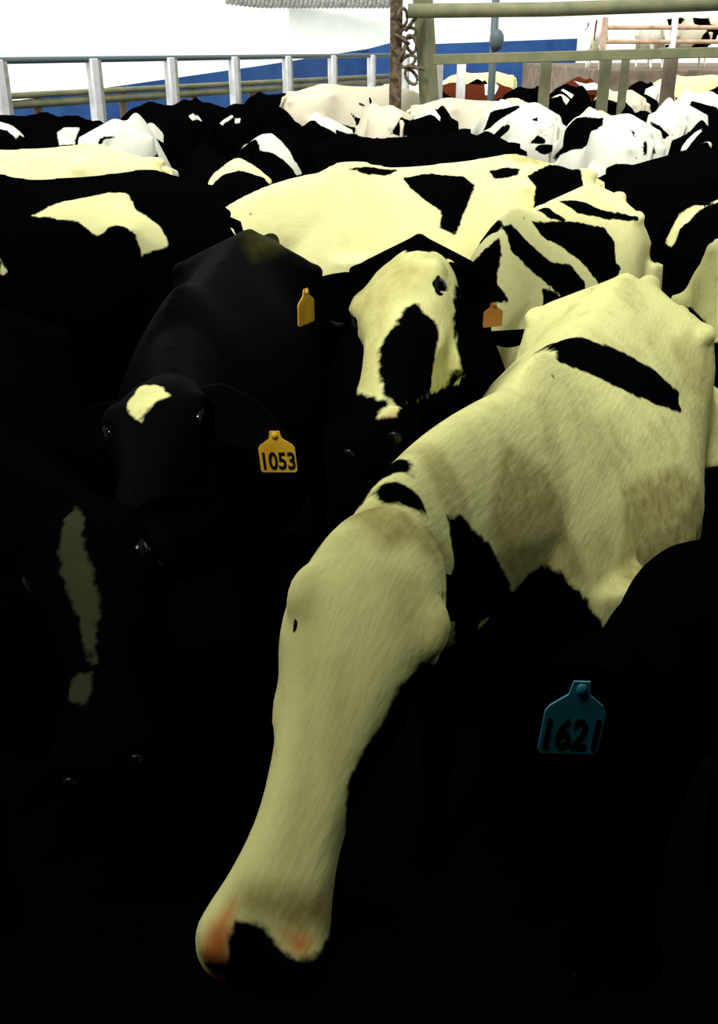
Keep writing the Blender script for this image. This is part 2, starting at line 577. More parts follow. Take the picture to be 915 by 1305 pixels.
#MARKS_BEGIN
MARKS = {
    'N1': [
        {'c': 'k', 'o': [0.087, 0.115, 1.295], 'n': [0.073, 0.651, 0.756], 'p': [[0.107, -0.081, 1.333], [0.129, -0.024, 1.369], [0.091, 0.023, 1.37], [0.062, 0.061, 1.352], [0.018, 0.096, 1.33], [-0.018, 0.135, 1.3], [-0.07, 0.172, 1.266], [-0.117, 0.198, 1.227], [-0.161, 0.225, 1.189], [-0.086, 0.247, 1.164], [0.019, 0.221, 1.201], [0.064, 0.191, 1.228], [0.118, 0.163, 1.257], [0.163, 0.123, 1.287], [0.213, 0.086, 1.318], [0.272, 0.053, 1.348], [0.347, 0.025, 1.383]]},
        {'c': 'k', 'o': [1.144, -0.025, 1.399], 'n': [0.135, -0.371, 0.919], 'p': [[1.198, -0.059, 1.378], [1.106, -0.081, 1.382], [1.055, -0.066, 1.396], [1.091, -0.007, 1.411], [1.122, 0.003, 1.406], [1.143, -0.027, 1.404], [1.158, -0.046, 1.389], [1.201, -0.039, 1.38]], 'd': 0.25},
        {'c': 'k', 'o': [1.184, 0.011, 1.392], 'n': [0.031, 0.359, 0.933], 'p': [[1.195, -0.036, 1.386], [1.172, -0.023, 1.401], [1.157, 0.0, 1.405], [1.146, 0.024, 1.389], [1.148, 0.048, 1.357], [1.193, 0.031, 1.384], [1.226, 0.008, 1.398]], 'd': 0.25},
        {'c': 'k', 'o': [1.244, 0.082, 1.099], 'n': [0.399, 0.913, -0.082], 'p': [[1.04, 0.08, 1.27], [1.075, 0.085, 1.237], [1.083, 0.081, 1.189], [1.077, 0.075, 1.154], [1.056, 0.063, 1.11], [0.953, 0.023, 1.0], [1.396, 0.148, 1.27], [1.414, 0.137, 1.26], [1.437, 0.129, 1.253], [1.46, 0.123, 1.234], [1.483, 0.119, 1.216], [1.506, 0.115, 1.204], [1.53, 0.111, 1.193], [1.554, 0.109, 1.178], [1.569, 0.112, 1.156], [1.58, 0.115, 1.132], [1.369, 0.006, 0.851], [1.365, 0.001, 0.78], [1.36, -0.002, 0.732], [1.355, -0.004, 0.682], [1.297, 0.016, 0.615], [1.233, 0.037, 0.542], [0.497, -0.145, 0.137], [0.816, 0.058, 0.789], [0.945, 0.072, 1.058]], 'd': 0.4},
        {'c': 'k', 'o': [1.038, 0.085, 1.216], 'n': [0.082, 0.995, 0.049], 'p': [[1.097, 0.056, 1.338], [1.053, 0.062, 1.321], [1.018, 0.077, 1.284], [0.976, 0.09, 1.243], [0.941, 0.099, 1.19], [0.883, 0.104, 1.124], [0.826, 0.101, 1.052], [0.902, 0.083, 1.059], [0.971, 0.066, 1.063], [1.084, 0.074, 1.158], [1.327, 0.135, 1.329], [1.151, 0.082, 1.252], [1.116, 0.082, 1.263], [1.112, 0.071, 1.304]], 'd': 0.4},
        {'c': 'k', 'o': [1.728, 0.091, 1.045], 'n': [0.767, 0.398, 0.503], 'p': [[1.728, 0.047, 1.08], [1.712, 0.075, 1.077], [1.716, 0.09, 1.063], [1.722, 0.121, 1.051], [1.695, 0.142, 1.043], [1.687, 0.151, 1.06], [1.675, 0.158, 1.074], [1.683, 0.18, 1.043], [1.692, 0.202, 1.012], [1.719, 0.18, 0.988], [1.746, 0.157, 0.965], [1.767, 0.117, 0.966], [1.787, 0.077, 0.967], [1.789, 0.059, 0.977], [1.792, 0.041, 0.986], [1.777, 0.045, 1.007], [1.751, 0.041, 1.012], [1.754, 0.05, 1.048], [1.746, 0.049, 1.068]], 'd': 0.3},
        {'c': 'p', 'o': [1.747, 0.035, 1.053], 'n': [0.912, 0.16, 0.378], 'p': [[1.742, 0.022, 1.076], [1.727, 0.029, 1.083], [1.712, 0.036, 1.091], [1.741, 0.052, 1.07], [1.749, 0.053, 1.022], [1.764, 0.05, 1.005], [1.775, 0.045, 0.982], [1.771, 0.021, 1.001], [1.763, 0.018, 1.022], [1.755, 0.014, 1.041]], 'd': 0.3},
        {'c': 'p', 'o': [1.708, 0.121, 1.058], 'n': [0.416, 0.421, 0.806], 'p': [[1.708, 0.1, 1.067], [1.693, 0.129, 1.059], [1.713, 0.136, 1.049], [1.718, 0.119, 1.054]], 'd': 0.3},
        {'c': 'd', 'o': [1.281, 0.061, 1.383], 'n': [0.177, 0.441, 0.88], 'p': [[1.298, -0.02, 1.42], [1.225, -0.018, 1.392], [1.215, 0.015, 1.396], [1.255, 0.069, 1.4], [1.143, 0.063, 1.326], [1.12, 0.08, 1.272], [1.289, 0.12, 1.352], [1.305, 0.102, 1.372], [1.308, 0.08, 1.385], [1.341, 0.06, 1.384], [1.333, 0.038, 1.393], [1.32, 0.015, 1.4]], 'd': 0.2, 's': 0.9},
        {'c': 'd', 'o': [1.693, 0.095, 1.08], 'n': [0.547, 0.475, 0.689], 'p': [[1.695, 0.039, 1.104], [1.676, 0.087, 1.107], [1.637, 0.124, 1.087], [1.657, 0.143, 1.076], [1.67, 0.157, 1.056], [1.686, 0.136, 1.052], [1.709, 0.119, 1.059], [1.708, 0.098, 1.068], [1.708, 0.078, 1.079], [1.715, 0.061, 1.082], [1.721, 0.043, 1.085]], 'd': 0.3, 's': 0.95},
        {'c': 'd', 'o': [1.048, 0.028, 1.375], 'n': [0.003, 0.745, 0.667], 'p': [[1.069, -0.029, 1.439], [1.011, -0.022, 1.414], [1.0, 0.005, 1.407], [1.009, 0.03, 1.381], [1.004, 0.05, 1.347], [1.015, 0.062, 1.322], [1.022, 0.072, 1.295], [1.092, 0.056, 1.336], [1.096, 0.037, 1.371], [1.087, 0.013, 1.4], [1.063, -0.014, 1.413]], 'd': 0.3, 's': 0.6},
        {'c': 'd', 'o': [0.785, 0.11, 1.191], 'n': [0.148, 0.954, 0.262], 'p': [[0.794, 0.048, 1.357], [0.731, 0.076, 1.309], [0.656, 0.105, 1.254], [0.629, 0.148, 1.133], [0.617, 0.196, 1.013], [0.729, 0.152, 1.032], [0.803, 0.103, 1.032], [0.92, 0.101, 1.165], [0.976, 0.086, 1.257], [0.898, 0.071, 1.31]], 'd': 0.4, 's': 0.75},  # this and the next: dirt plus dark folds painted into the ribs
        {'c': 'd', 'o': [0.23, 0.282, 0.996], 'n': [0.217, 0.92, 0.328], 'p': [[0.392, 0.198, 1.135], [0.251, 0.232, 1.115], [0.097, 0.271, 1.094], [-0.001, 0.318, 1.013], [-0.066, 0.371, 0.943], [-0.001, 0.388, 0.853], [0.063, 0.405, 0.763], [0.226, 0.318, 0.825], [0.554, 0.266, 0.98], [0.442, 0.228, 1.039]], 'd': 0.4, 's': 0.8},
        {'c': 'd', 'o': [1.543, 0.04, 1.229], 'n': [0.69, 0.02, 0.724], 'p': [[1.436, -0.033, 1.343], [1.418, -0.008, 1.358], [1.451, 0.015, 1.319], [1.486, 0.038, 1.283], [1.536, 0.058, 1.232], [1.586, 0.077, 1.184], [1.62, 0.084, 1.153], [1.654, 0.091, 1.123], [1.663, 0.075, 1.125], [1.614, 0.055, 1.168], [1.56, 0.033, 1.21], [1.486, -0.007, 1.264]], 'd': 0.2, 's': 0.35},
        {'c': 'd', 'o': [1.376, 0.108, 1.338], 'n': [0.441, 0.531, 0.724], 'p': [[1.362, 0.058, 1.376], [1.352, 0.082, 1.37], [1.337, 0.104, 1.362], [1.348, 0.126, 1.337], [1.366, 0.151, 1.317], [1.397, 0.142, 1.296], [1.404, 0.122, 1.307], [1.412, 0.103, 1.318], [1.391, 0.082, 1.348]], 'd': 0.2, 's': 0.45},
        {'c': 'd', 'o': [1.523, 0.078, 1.234], 'n': [0.59, 0.428, 0.685], 'p': [[1.484, 0.043, 1.284], [1.468, 0.063, 1.292], [1.494, 0.081, 1.259], [1.517, 0.097, 1.226], [1.543, 0.099, 1.202], [1.569, 0.101, 1.179], [1.56, 0.087, 1.199], [1.55, 0.072, 1.216], [1.517, 0.057, 1.249]], 'd': 0.2, 's': 0.4},
        {'c': 'd', 'o': [-0.307, 0.23, 1.224], 'n': [0.34, 0.836, 0.431], 'p': [[-0.278, 0.161, 1.299], [-0.336, 0.211, 1.28], [-0.392, 0.262, 1.261], [-0.366, 0.27, 1.191], [-0.338, 0.279, 1.122], [-0.22, 0.232, 1.172], [-0.244, 0.197, 1.237]], 'd': 0.3, 's': 0.5},
    ],
    'N2': [
        {'c': 'w', 'o': [1.062, -0.064, 1.435], 'n': [0.536, -0.091, 0.839], 'p': [[0.743, -0.1, 1.634], [0.787, -0.068, 1.609], [1.118, -0.036, 1.638], [1.147, 0.014, 1.644], [1.016, 0.058, 1.602], [-0.275, 0.181, 1.277], [1.067, 0.092, 1.543], [1.279, 0.064, 1.558], [1.295, 0.067, 1.526], [1.301, 0.071, 1.492], [1.323, 0.078, 1.454], [1.313, 0.088, 1.407], [1.306, 0.067, 1.369], [1.427, 0.014, 1.364], [1.677, -0.046, 1.439], [1.643, -0.102, 1.414], [0.503, -0.229, 0.999], [1.277, -0.234, 1.279], [0.075, -0.335, 0.915], [0.082, -0.319, 0.99], [1.119, -0.218, 1.381], [-0.601, -0.344, 0.975], [0.988, -0.238, 1.463], [0.918, -0.253, 1.506], [0.86, -0.247, 1.543], [0.821, -0.224, 1.571], [0.781, -0.201, 1.599], [0.762, -0.151, 1.616]], 'd': 0.34},
        {'c': 'k', 'o': [1.445, -0.025, 1.499], 'n': [0.451, 0.441, 0.776], 'p': [[1.328, -0.016, 1.576], [1.35, -0.003, 1.554], [1.339, 0.029, 1.535], [1.367, 0.031, 1.509], [1.391, 0.027, 1.482], [1.402, 0.023, 1.451], [1.426, 0.018, 1.398], [1.573, -0.014, 1.435], [1.652, -0.042, 1.449], [1.609, -0.07, 1.453], [1.527, -0.087, 1.479], [1.461, -0.091, 1.5], [1.409, -0.077, 1.527], [1.382, -0.056, 1.545], [1.345, -0.041, 1.566]], 'd': 0.2},
        {'c': 'k', 'o': [1.183, 0.061, 1.28], 'n': [0.532, 0.846, -0.034], 'p': [[1.469, 0.004, 1.412], [1.376, 0.037, 1.396], [1.315, 0.071, 1.39], [0.992, 0.122, 1.308], [0.343, 0.206, 1.134], [0.546, 0.198, 1.06], [0.659, 0.196, 0.964], [0.826, 0.057, 1.028], [1.688, -0.055, 1.369], [1.686, -0.047, 1.415], [1.65, -0.04, 1.449]], 'd': 0.4},
        {'c': 'd', 'o': [1.014, -0.11, 1.464], 'n': [0.349, -0.619, 0.704], 'p': [[0.715, -0.185, 1.546], [-0.353, -0.144, 1.344], [1.18, -0.035, 1.636], [1.238, -0.001, 1.635], [1.262, 0.033, 1.627], [1.299, -0.0, 1.593], [1.32, -0.033, 1.58], [1.33, -0.066, 1.565], [1.458, -0.078, 1.507], [1.584, -0.089, 1.457], [1.578, -0.12, 1.438], [0.459, -0.226, 1.035], [0.31, -0.229, 1.104], [0.088, -0.236, 1.162], [-0.272, -0.258, 1.14], [-0.351, -0.262, 1.196], [-0.376, -0.256, 1.265]], 'd': 0.3, 's': 0.55},  # face colour painted darker to dim how brightly it is lit
        {'c': 'p', 'o': [0.957, -0.198, 1.173], 'n': [0.297, -0.731, 0.615], 'p': [[0.79, -0.292, 1.143], [0.429, -0.24, 1.014], [1.621, -0.103, 1.428], [1.651, -0.106, 1.404], [1.627, -0.158, 1.394], [0.871, -0.285, 1.112]], 'd': 0.3},
        {'c': 'p', 'o': [1.672, -0.08, 1.409], 'n': [0.799, -0.496, 0.342], 'p': [[1.66, -0.108, 1.391], [1.672, -0.078, 1.42], [1.671, -0.049, 1.443], [1.684, -0.063, 1.411], [1.67, -0.1, 1.379]], 'd': 0.2},
    ],
    'B': [
        {'c': 'o', 'o': [-0.363, 0.072, 1.376], 'n': [0.015, 0.382, 0.924], 'p': [[-0.382, -0.029, 1.41], [-0.76, -0.02, 1.421], [-0.88, 0.049, 1.412], [-0.896, 0.14, 1.418], [-0.906, 0.216, 1.41], [-0.915, 0.292, 1.403], [-0.9, 0.262, 1.33], [-0.712, 0.196, 1.331], [-0.449, 0.151, 1.348], [-0.304, 0.108, 1.354], [-0.15, 0.072, 1.363], [-0.23, 0.031, 1.392]], 'd': 0.3},
        {'c': 'w', 'o': [1.218, 0.138, 1.35], 'n': [0.281, -0.178, 0.943], 'p': [[1.201, 0.096, 1.346], [1.142, 0.103, 1.357], [1.164, 0.153, 1.366], [1.207, 0.184, 1.359], [1.227, 0.162, 1.353], [1.256, 0.15, 1.341], [1.288, 0.143, 1.327], [1.229, 0.101, 1.339]], 'd': 0.15},
    ],
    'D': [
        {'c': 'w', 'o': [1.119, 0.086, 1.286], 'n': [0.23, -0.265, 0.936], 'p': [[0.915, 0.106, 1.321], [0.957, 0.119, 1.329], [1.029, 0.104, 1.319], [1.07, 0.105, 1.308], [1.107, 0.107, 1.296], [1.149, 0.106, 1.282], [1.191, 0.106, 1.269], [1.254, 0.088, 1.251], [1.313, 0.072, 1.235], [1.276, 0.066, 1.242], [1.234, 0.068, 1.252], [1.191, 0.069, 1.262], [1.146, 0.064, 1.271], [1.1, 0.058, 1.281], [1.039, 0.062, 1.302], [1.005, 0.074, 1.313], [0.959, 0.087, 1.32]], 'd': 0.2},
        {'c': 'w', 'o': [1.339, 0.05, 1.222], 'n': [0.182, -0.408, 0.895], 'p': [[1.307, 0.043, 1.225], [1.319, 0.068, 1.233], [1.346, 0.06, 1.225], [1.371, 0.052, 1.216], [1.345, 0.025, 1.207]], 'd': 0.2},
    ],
    'E': [
        {'c': 'k', 'o': [0.34, 0.044, 1.365], 'n': [-0.072, 0.658, 0.749], 'p': [[0.48, 0.039, 1.38], [0.342, 0.026, 1.382], [0.209, 0.024, 1.367], [0.271, 0.061, 1.342], [0.394, 0.062, 1.354]]},
        {'c': 'k', 'o': [0.023, 0.186, 1.24], 'n': [0.072, 0.75, 0.657], 'p': [[0.204, 0.072, 1.334], [0.065, 0.069, 1.348], [-0.021, 0.092, 1.34], [-0.109, 0.112, 1.332], [-0.157, 0.157, 1.29], [-0.091, 0.227, 1.207], [-0.045, 0.271, 1.142], [-0.003, 0.307, 1.078], [0.071, 0.28, 1.115], [0.05, 0.239, 1.183], [0.107, 0.197, 1.225], [0.171, 0.139, 1.277]]},
        {'c': 'k', 'o': [-0.332, 0.131, 1.348], 'n': [0.171, 0.544, 0.821], 'p': [[-0.249, 0.101, 1.354], [-0.347, 0.102, 1.37], [-0.413, 0.13, 1.363], [-0.381, 0.178, 1.335], [-0.268, 0.144, 1.319]]},
        {'c': 'k', 'o': [-0.599, 0.218, 1.206], 'n': [-0.253, 0.783, 0.568], 'p': [[-0.427, 0.191, 1.335], [-0.62, 0.037, 1.367], [-0.783, 0.025, 1.389], [-0.829, 0.031, 1.361], [-0.768, 0.18, 1.202], [-0.737, 0.273, 1.038], [-0.591, 0.315, 1.052], [-0.478, 0.298, 1.054], [-0.426, 0.29, 1.202]], 'd': 0.3},
        {'c': 'd', 'o': [-0.49, 0.048, 1.391], 'n': [-0.137, 0.422, 0.896], 'p': [[-0.363, 0.007, 1.429], [-0.494, -0.04, 1.432], [-0.63, -0.089, 1.434], [-0.768, -0.085, 1.411], [-0.558, 0.075, 1.365], [-0.42, 0.083, 1.385]], 'd': 0.2, 's': 0.8},
    ],
    'ZB': [
        {'c': 'k', 'o': [0.609, 0.007, 1.36], 'n': [0.402, -0.015, 0.916], 'p': [[0.619, -0.083, 1.354], [0.55, -0.084, 1.385], [0.554, -0.02, 1.384], [0.582, 0.017, 1.37], [0.638, 0.021, 1.351], [0.697, -0.037, 1.321]]},
        {'c': 'k', 'o': [0.848, 0.093, 1.225], 'n': [0.366, 0.597, 0.714], 'p': [[0.915, 0.014, 1.257], [0.792, 0.024, 1.294], [0.686, 0.044, 1.336], [0.753, 0.091, 1.282], [0.839, 0.115, 1.223], [0.85, 0.129, 1.194], [0.798, 0.158, 1.123], [0.966, 0.129, 1.137], [0.94, 0.044, 1.172]], 'd': 0.3},
        {'c': 'k', 'o': [0.463, 0.143, 1.218], 'n': [0.117, 0.856, 0.503], 'p': [[0.604, 0.018, 1.361], [0.552, 0.034, 1.367], [0.524, 0.083, 1.313], [0.468, 0.119, 1.262], [0.411, 0.156, 1.209], [0.275, 0.19, 1.181], [0.223, 0.243, 1.106], [0.244, 0.262, 1.059], [0.405, 0.227, 1.063], [0.512, 0.164, 1.158], [0.614, 0.128, 1.231], [0.678, 0.093, 1.291]], 'd': 0.25},
        {'c': 'k', 'o': [0.09, 0.18, 1.225], 'n': [0.076, 0.798, 0.598], 'p': [[0.395, 0.054, 1.36], [0.21, 0.064, 1.337], [0.073, 0.098, 1.322], [-0.034, 0.139, 1.298], [-0.179, 0.169, 1.268], [-0.208, 0.214, 1.205], [-0.119, 0.259, 1.133], [-0.17, 0.271, 1.102], [0.045, 0.3, 1.05], [0.13, 0.274, 1.082], [0.184, 0.207, 1.178], [0.273, 0.145, 1.247], [0.383, 0.098, 1.303]], 'd': 0.3},
        {'c': 'k', 'o': [0.141, 0.04, 1.355], 'n': [0.046, 0.443, 0.895], 'p': [[0.207, -0.031, 1.387], [0.098, -0.027, 1.391], [0.112, 0.04, 1.36], [0.09, 0.094, 1.324], [0.197, 0.057, 1.344]]},
        {'c': 'k', 'o': [-0.231, 0.135, 1.324], 'n': [0.208, 0.638, 0.742], 'p': [[-0.032, -0.007, 1.384], [-0.145, 0.038, 1.381], [-0.243, 0.114, 1.338], [-0.338, 0.177, 1.314], [-0.391, 0.256, 1.296], [-0.375, 0.256, 1.277], [-0.296, 0.181, 1.288], [-0.178, 0.132, 1.311], [-0.039, 0.093, 1.337]]},
        {'c': 'k', 'o': [0.489, 0.203, 1.079], 'n': [0.197, 0.915, 0.351], 'p': [[0.53, 0.174, 1.128], [0.48, 0.192, 1.112], [0.402, 0.226, 1.069], [0.478, 0.221, 1.035], [0.553, 0.2, 1.048]]},
    ],
    'A': [
        {'c': 'w', 'o': [-0.341, 0.149, 1.322], 'n': [0.062, 0.662, 0.747], 'p': [[-0.043, 0.086, 1.344], [-0.164, 0.028, 1.387], [-0.275, 0.02, 1.401], [-0.386, 0.015, 1.417], [-0.458, 0.016, 1.414], [-0.486, 0.126, 1.354], [-0.583, 0.182, 1.28], [-0.606, 0.226, 1.209], [-0.479, 0.274, 1.184], [-0.465, 0.26, 1.265], [-0.381, 0.213, 1.311], [-0.3, 0.204, 1.261], [-0.234, 0.134, 1.316], [-0.17, 0.117, 1.326], [-0.107, 0.101, 1.337]], 'd': 0.4},
        {'c': 'w', 'o': [0.1, 0.24, 1.15], 'n': [0.154, 0.841, 0.519], 'p': [[0.105, 0.213, 1.192], [0.086, 0.244, 1.147], [0.095, 0.255, 1.127], [0.113, 0.248, 1.133]], 'd': 0.3},
    ],
    'I': [
        {'c': 'w', 'o': [-0.861, -0.059, 1.261], 'n': [-0.609, -0.52, 0.6], 'p': [[-0.951, -0.028, 1.147], [-0.909, -0.02, 1.256], [-0.834, -0.032, 1.321], [-0.729, -0.08, 1.376], [-0.698, -0.017, 1.354], [-0.82, -0.051, 1.302], [-0.914, -0.101, 1.232], [-0.939, -0.081, 1.138]], 'd': 0.4},
    ],
    'M': [
        {'c': 'k', 'o': [-0.855, -0.003, 1.284], 'n': [-0.651, -0.302, 0.696], 'p': [[-0.893, 0.073, 1.245], [-0.725, -0.045, 1.335], [-0.739, -0.062, 1.321], [-0.919, 0.049, 1.223]]},
        {'c': 'k', 'o': [-0.34, -0.261, 1.148], 'n': [-0.43, -0.849, 0.306], 'p': [[-0.647, -0.234, 1.166], [-0.128, -0.233, 1.176], [-0.204, -0.323, 1.166], [-0.275, -0.276, 1.087]]},
    ],
    'M2': [
        {'c': 'w', 'o': [-0.289, -0.135, 1.331], 'n': [-0.003, -0.639, 0.769], 'p': [[-0.444, -0.119, 1.364], [-0.125, -0.035, 1.414], [0.117, -0.047, 1.406], [-0.109, -0.111, 1.327], [-0.43, -0.264, 1.275], [-0.554, -0.193, 1.283]], 'd': 0.4},
    ],
    'M3': [
        {'c': 'w', 'o': [0.558, 0.056, 1.321], 'n': [0.238, 0.735, 0.635], 'p': [[0.678, -0.059, 1.408], [0.469, 0.023, 1.395], [0.405, 0.096, 1.305], [0.566, 0.114, 1.239], [0.666, 0.044, 1.292]], 'd': 0.4},
    ],
    'M4': [
        {'c': 'w', 'o': [-0.433, -0.158, 1.334], 'n': [-0.095, -0.532, 0.841], 'p': [[-0.444, -0.029, 1.409], [-0.339, -0.103, 1.366], [-0.285, -0.194, 1.266], [-0.459, -0.262, 1.261], [-0.466, -0.167, 1.336], [-0.52, -0.102, 1.357]], 'd': 0.4},
    ],
    'O': [
        {'c': 'w', 'o': [0.443, 0.065, 1.315], 'n': [0.576, 0.552, 0.603], 'p': [[0.647, -0.008, 1.349], [0.027, 0.106, 1.321], [0.146, 0.142, 1.271], [0.695, 0.029, 1.305]], 'd': 0.4},
    ],
    'O2': [
        {'c': 'w', 'o': [-0.819, -0.088, 1.263], 'n': [-0.496, -0.424, 0.757], 'p': [[-0.917, -0.043, 1.228], [-0.691, -0.09, 1.315], [-0.703, -0.114, 1.291], [-0.92, -0.082, 1.213]], 'd': 0.4},
        {'c': 'w', 'o': [-0.698, -0.157, 1.253], 'n': [-0.284, -0.7, 0.656], 'p': [[-0.703, -0.133, 1.275], [-0.622, -0.163, 1.28], [-0.701, -0.179, 1.226], [-0.764, -0.151, 1.23]], 'd': 0.4},
    ],
    'P1': [
        {'c': 'w', 'o': [-0.678, -0.125, 1.263], 'n': [-0.286, -0.66, 0.695], 'p': [[-0.557, 0.17, 1.303], [-0.669, 0.032, 1.416], [-0.55, -0.036, 1.384], [-0.579, -0.143, 1.312], [-0.611, -0.215, 1.224], [-0.578, -0.264, 1.129], [-0.652, -0.249, 1.121], [-0.7, -0.183, 1.221], [-0.745, -0.116, 1.274], [-0.831, -0.054, 1.295]], 'd': 0.4},
    ],
    'P2': [
        {'c': 'w', 'o': [-0.637, 0.068, 1.327], 'n': [-0.261, 0.415, 0.871], 'p': [[-0.536, 0.243, 1.23], [-0.496, 0.174, 1.325], [-0.459, 0.05, 1.396], [-0.508, 0.015, 1.404], [-0.613, -0.049, 1.363], [-0.673, -0.133, 1.286], [-0.818, -0.073, 1.283], [-0.75, 0.008, 1.339], [-0.643, 0.056, 1.352], [-0.561, 0.134, 1.325], [-0.56, 0.219, 1.249]], 'd': 0.4},
    ],
    'Q1': [
        {'c': 'k', 'o': [-0.866, 0.038, 1.19], 'n': [-0.882, 0.157, 0.444], 'p': [[-0.782, 0.194, 1.157], [-0.831, 0.111, 1.247], [-0.867, -0.049, 1.281], [-0.718, -0.067, 1.324], [-0.56, -0.196, 1.277], [-0.943, -0.088, 1.1], [-0.932, 0.125, 1.035], [-0.813, 0.221, 1.058]], 'd': 0.4},
    ],
    'Q2': [
        {'c': 'k', 'o': [-0.022, -0.233, 1.182], 'n': [0.018, -0.84, 0.543], 'p': [[-0.067, -0.207, 1.22], [0.026, -0.236, 1.175], [0.01, -0.253, 1.149], [-0.055, -0.232, 1.185]]},
        {'c': 'k', 'o': [0.11, -0.191, 1.219], 'n': [0.139, -0.791, 0.596], 'p': [[0.094, -0.153, 1.269], [0.124, -0.157, 1.26], [0.134, -0.22, 1.172], [0.09, -0.228, 1.173]]},
        {'c': 'k', 'o': [-0.05, -0.317, 0.978], 'n': [-0.028, -0.972, 0.232], 'p': [[-0.195, -0.259, 1.125], [-0.099, -0.305, 1.036], [0.134, -0.312, 0.987], [0.107, -0.335, 0.87], [-0.109, -0.336, 0.857], [-0.123, -0.316, 0.992]]},
        {'c': 'k', 'o': [-0.332, -0.305, 0.943], 'n': [-0.052, -0.995, 0.082], 'p': [[-0.524, -0.31, 1.008], [-0.204, -0.315, 0.948], [-0.187, -0.325, 0.885], [-0.419, -0.289, 0.933]]},
    ],
    'Q3': [
        {'c': 'k', 'o': [-0.924, 0.005, 1.208], 'n': [-0.927, -0.021, 0.375], 'p': [[-0.914, 0.117, 1.156], [-0.914, 0.005, 1.314], [-0.853, -0.23, 1.371], [-0.925, -0.25, 1.192], [-0.954, 0.012, 1.118]], 'd': 0.4},
    ],
    'R1': [
        {'c': 'w', 'o': [-0.609, 0.014, 1.343], 'n': [-0.263, -0.076, 0.962], 'p': [[-0.468, 0.216, 1.308], [-0.304, 0.08, 1.432], [-0.586, -0.085, 1.349], [-0.691, -0.097, 1.31]], 'd': 0.4},
    ],
    'S1': [
        {'c': 'k', 'o': [-0.375, 0.221, 1.256], 'n': [-0.225, 0.847, 0.482], 'p': [[0.006, 0.187, 1.244], [-0.547, 0.173, 1.305], [-0.489, 0.264, 1.217]]},
        {'c': 'k', 'o': [-0.885, 0.107, 1.04], 'n': [-0.872, 0.483, 0.076], 'p': [[-0.566, 0.262, 1.148], [-0.951, 0.043, 1.131], [-0.955, -0.047, 0.958], [-0.934, 0.112, 0.916]]},
    ],
    'S2': [
        {'c': 'w', 'o': [0.339, -0.108, 1.289], 'n': [0.034, -0.782, 0.622], 'p': [[0.232, -0.025, 1.398], [0.412, 0.012, 1.436], [0.512, -0.062, 1.342], [0.365, -0.176, 1.185], [0.159, -0.195, 1.202]], 'd': 0.5},
    ],
    'S4': [
        {'c': 'k', 'o': [0.147, 0.146, 1.254], 'n': [-0.302, 0.78, 0.547], 'p': [[0.398, 0.27, 1.216], [0.527, 0.1, 1.282], [-0.081, 0.032, 1.377], [-0.254, 0.083, 1.365], [-0.043, 0.174, 1.263], [0.157, 0.225, 1.156], [0.442, 0.205, 1.099]], 'd': 0.4},
        {'c': 'k', 'o': [-0.28, 0.262, 1.151], 'n': [-0.039, 0.937, 0.347], 'p': [[-0.071, 0.28, 1.1], [-0.169, 0.216, 1.199], [-0.496, 0.261, 1.221], [-0.481, 0.276, 1.165], [-0.191, 0.281, 1.073]], 'd': 0.4},
        {'c': 'k', 'o': [-0.728, 0.113, 1.283], 'n': [-0.274, 0.631, 0.726], 'p': [[-0.677, 0.141, 1.278], [-0.726, 0.086, 1.308], [-0.78, 0.112, 1.264]], 'd': 0.4},
        {'c': 'k', 'o': [-0.903, 0.134, 1.116], 'n': [-0.732, 0.648, 0.212], 'p': [[-0.831, 0.204, 1.086], [-0.879, 0.145, 1.163], [-0.941, 0.083, 1.127], [-0.942, 0.095, 1.086]], 'd': 0.4},
    ],
    'U1': [
        {'c': 'k', 'o': [-0.771, 0.067, 1.305], 'n': [-0.283, 0.592, 0.754], 'p': [[-0.691, 0.072, 1.328], [-0.741, 0.06, 1.321], [-0.828, 0.058, 1.292], [-0.817, 0.076, 1.281]], 'd': 0.4},
        {'c': 'k', 'o': [-0.922, 0.004, 1.227], 'n': [-0.944, 0.11, 0.312], 'p': [[-0.896, 0.035, 1.271], [-0.914, -0.003, 1.272], [-0.932, -0.057, 1.187], [-0.94, 0.039, 1.178]], 'd': 0.4},
        {'c': 'k', 'o': [0.278, 0.161, 1.207], 'n': [-0.338, 0.799, 0.498], 'p': [[0.72, 0.275, 1.323], [0.653, 0.061, 1.326], [-0.023, 0.046, 1.366], [-0.444, 0.221, 1.312], [-0.177, 0.243, 1.154], [0.237, 0.249, 1.089], [1.112, 0.143, 0.976], [0.574, 0.302, 1.181]], 'd': 0.4},
    ],
    'U2': [
        {'c': 'k', 'o': [-0.757, 0.181, 1.183], 'n': [-0.422, 0.807, 0.414], 'p': [[-0.485, 0.256, 1.249], [-0.71, 0.177, 1.224], [-0.918, 0.109, 1.162], [-0.902, 0.143, 1.121], [-0.713, 0.217, 1.158]], 'd': 0.4},
        {'c': 'k', 'o': [-0.89, -0.109, 1.101], 'n': [-0.845, -0.481, 0.233], 'p': [[-0.955, 0.018, 1.089], [-0.936, -0.037, 1.191], [-0.778, -0.242, 1.233], [-0.734, -0.312, 1.244], [-0.781, -0.339, 1.021], [-0.9, -0.165, 1.029], [-0.955, -0.003, 1.031]], 'd': 0.4},
    ],
    'U3': [
        {'c': 'w', 'o': [-0.626, 0.116, 1.31], 'n': [-0.258, 0.588, 0.767], 'p': [[-0.65, 0.189, 1.238], [-0.579, 0.153, 1.306], [-0.474, 0.045, 1.397], [-0.553, 0.034, 1.384], [-0.696, 0.118, 1.291], [-0.735, 0.155, 1.24]], 'd': 0.4},
        {'c': 'w', 'o': [-0.89, -0.008, 1.304], 'n': [-0.888, -0.317, 0.333], 'p': [[-0.851, 0.036, 1.311], [-0.856, -0.034, 1.313], [-0.895, -0.031, 1.281]], 'd': 0.4},
    ],
    'U5': [
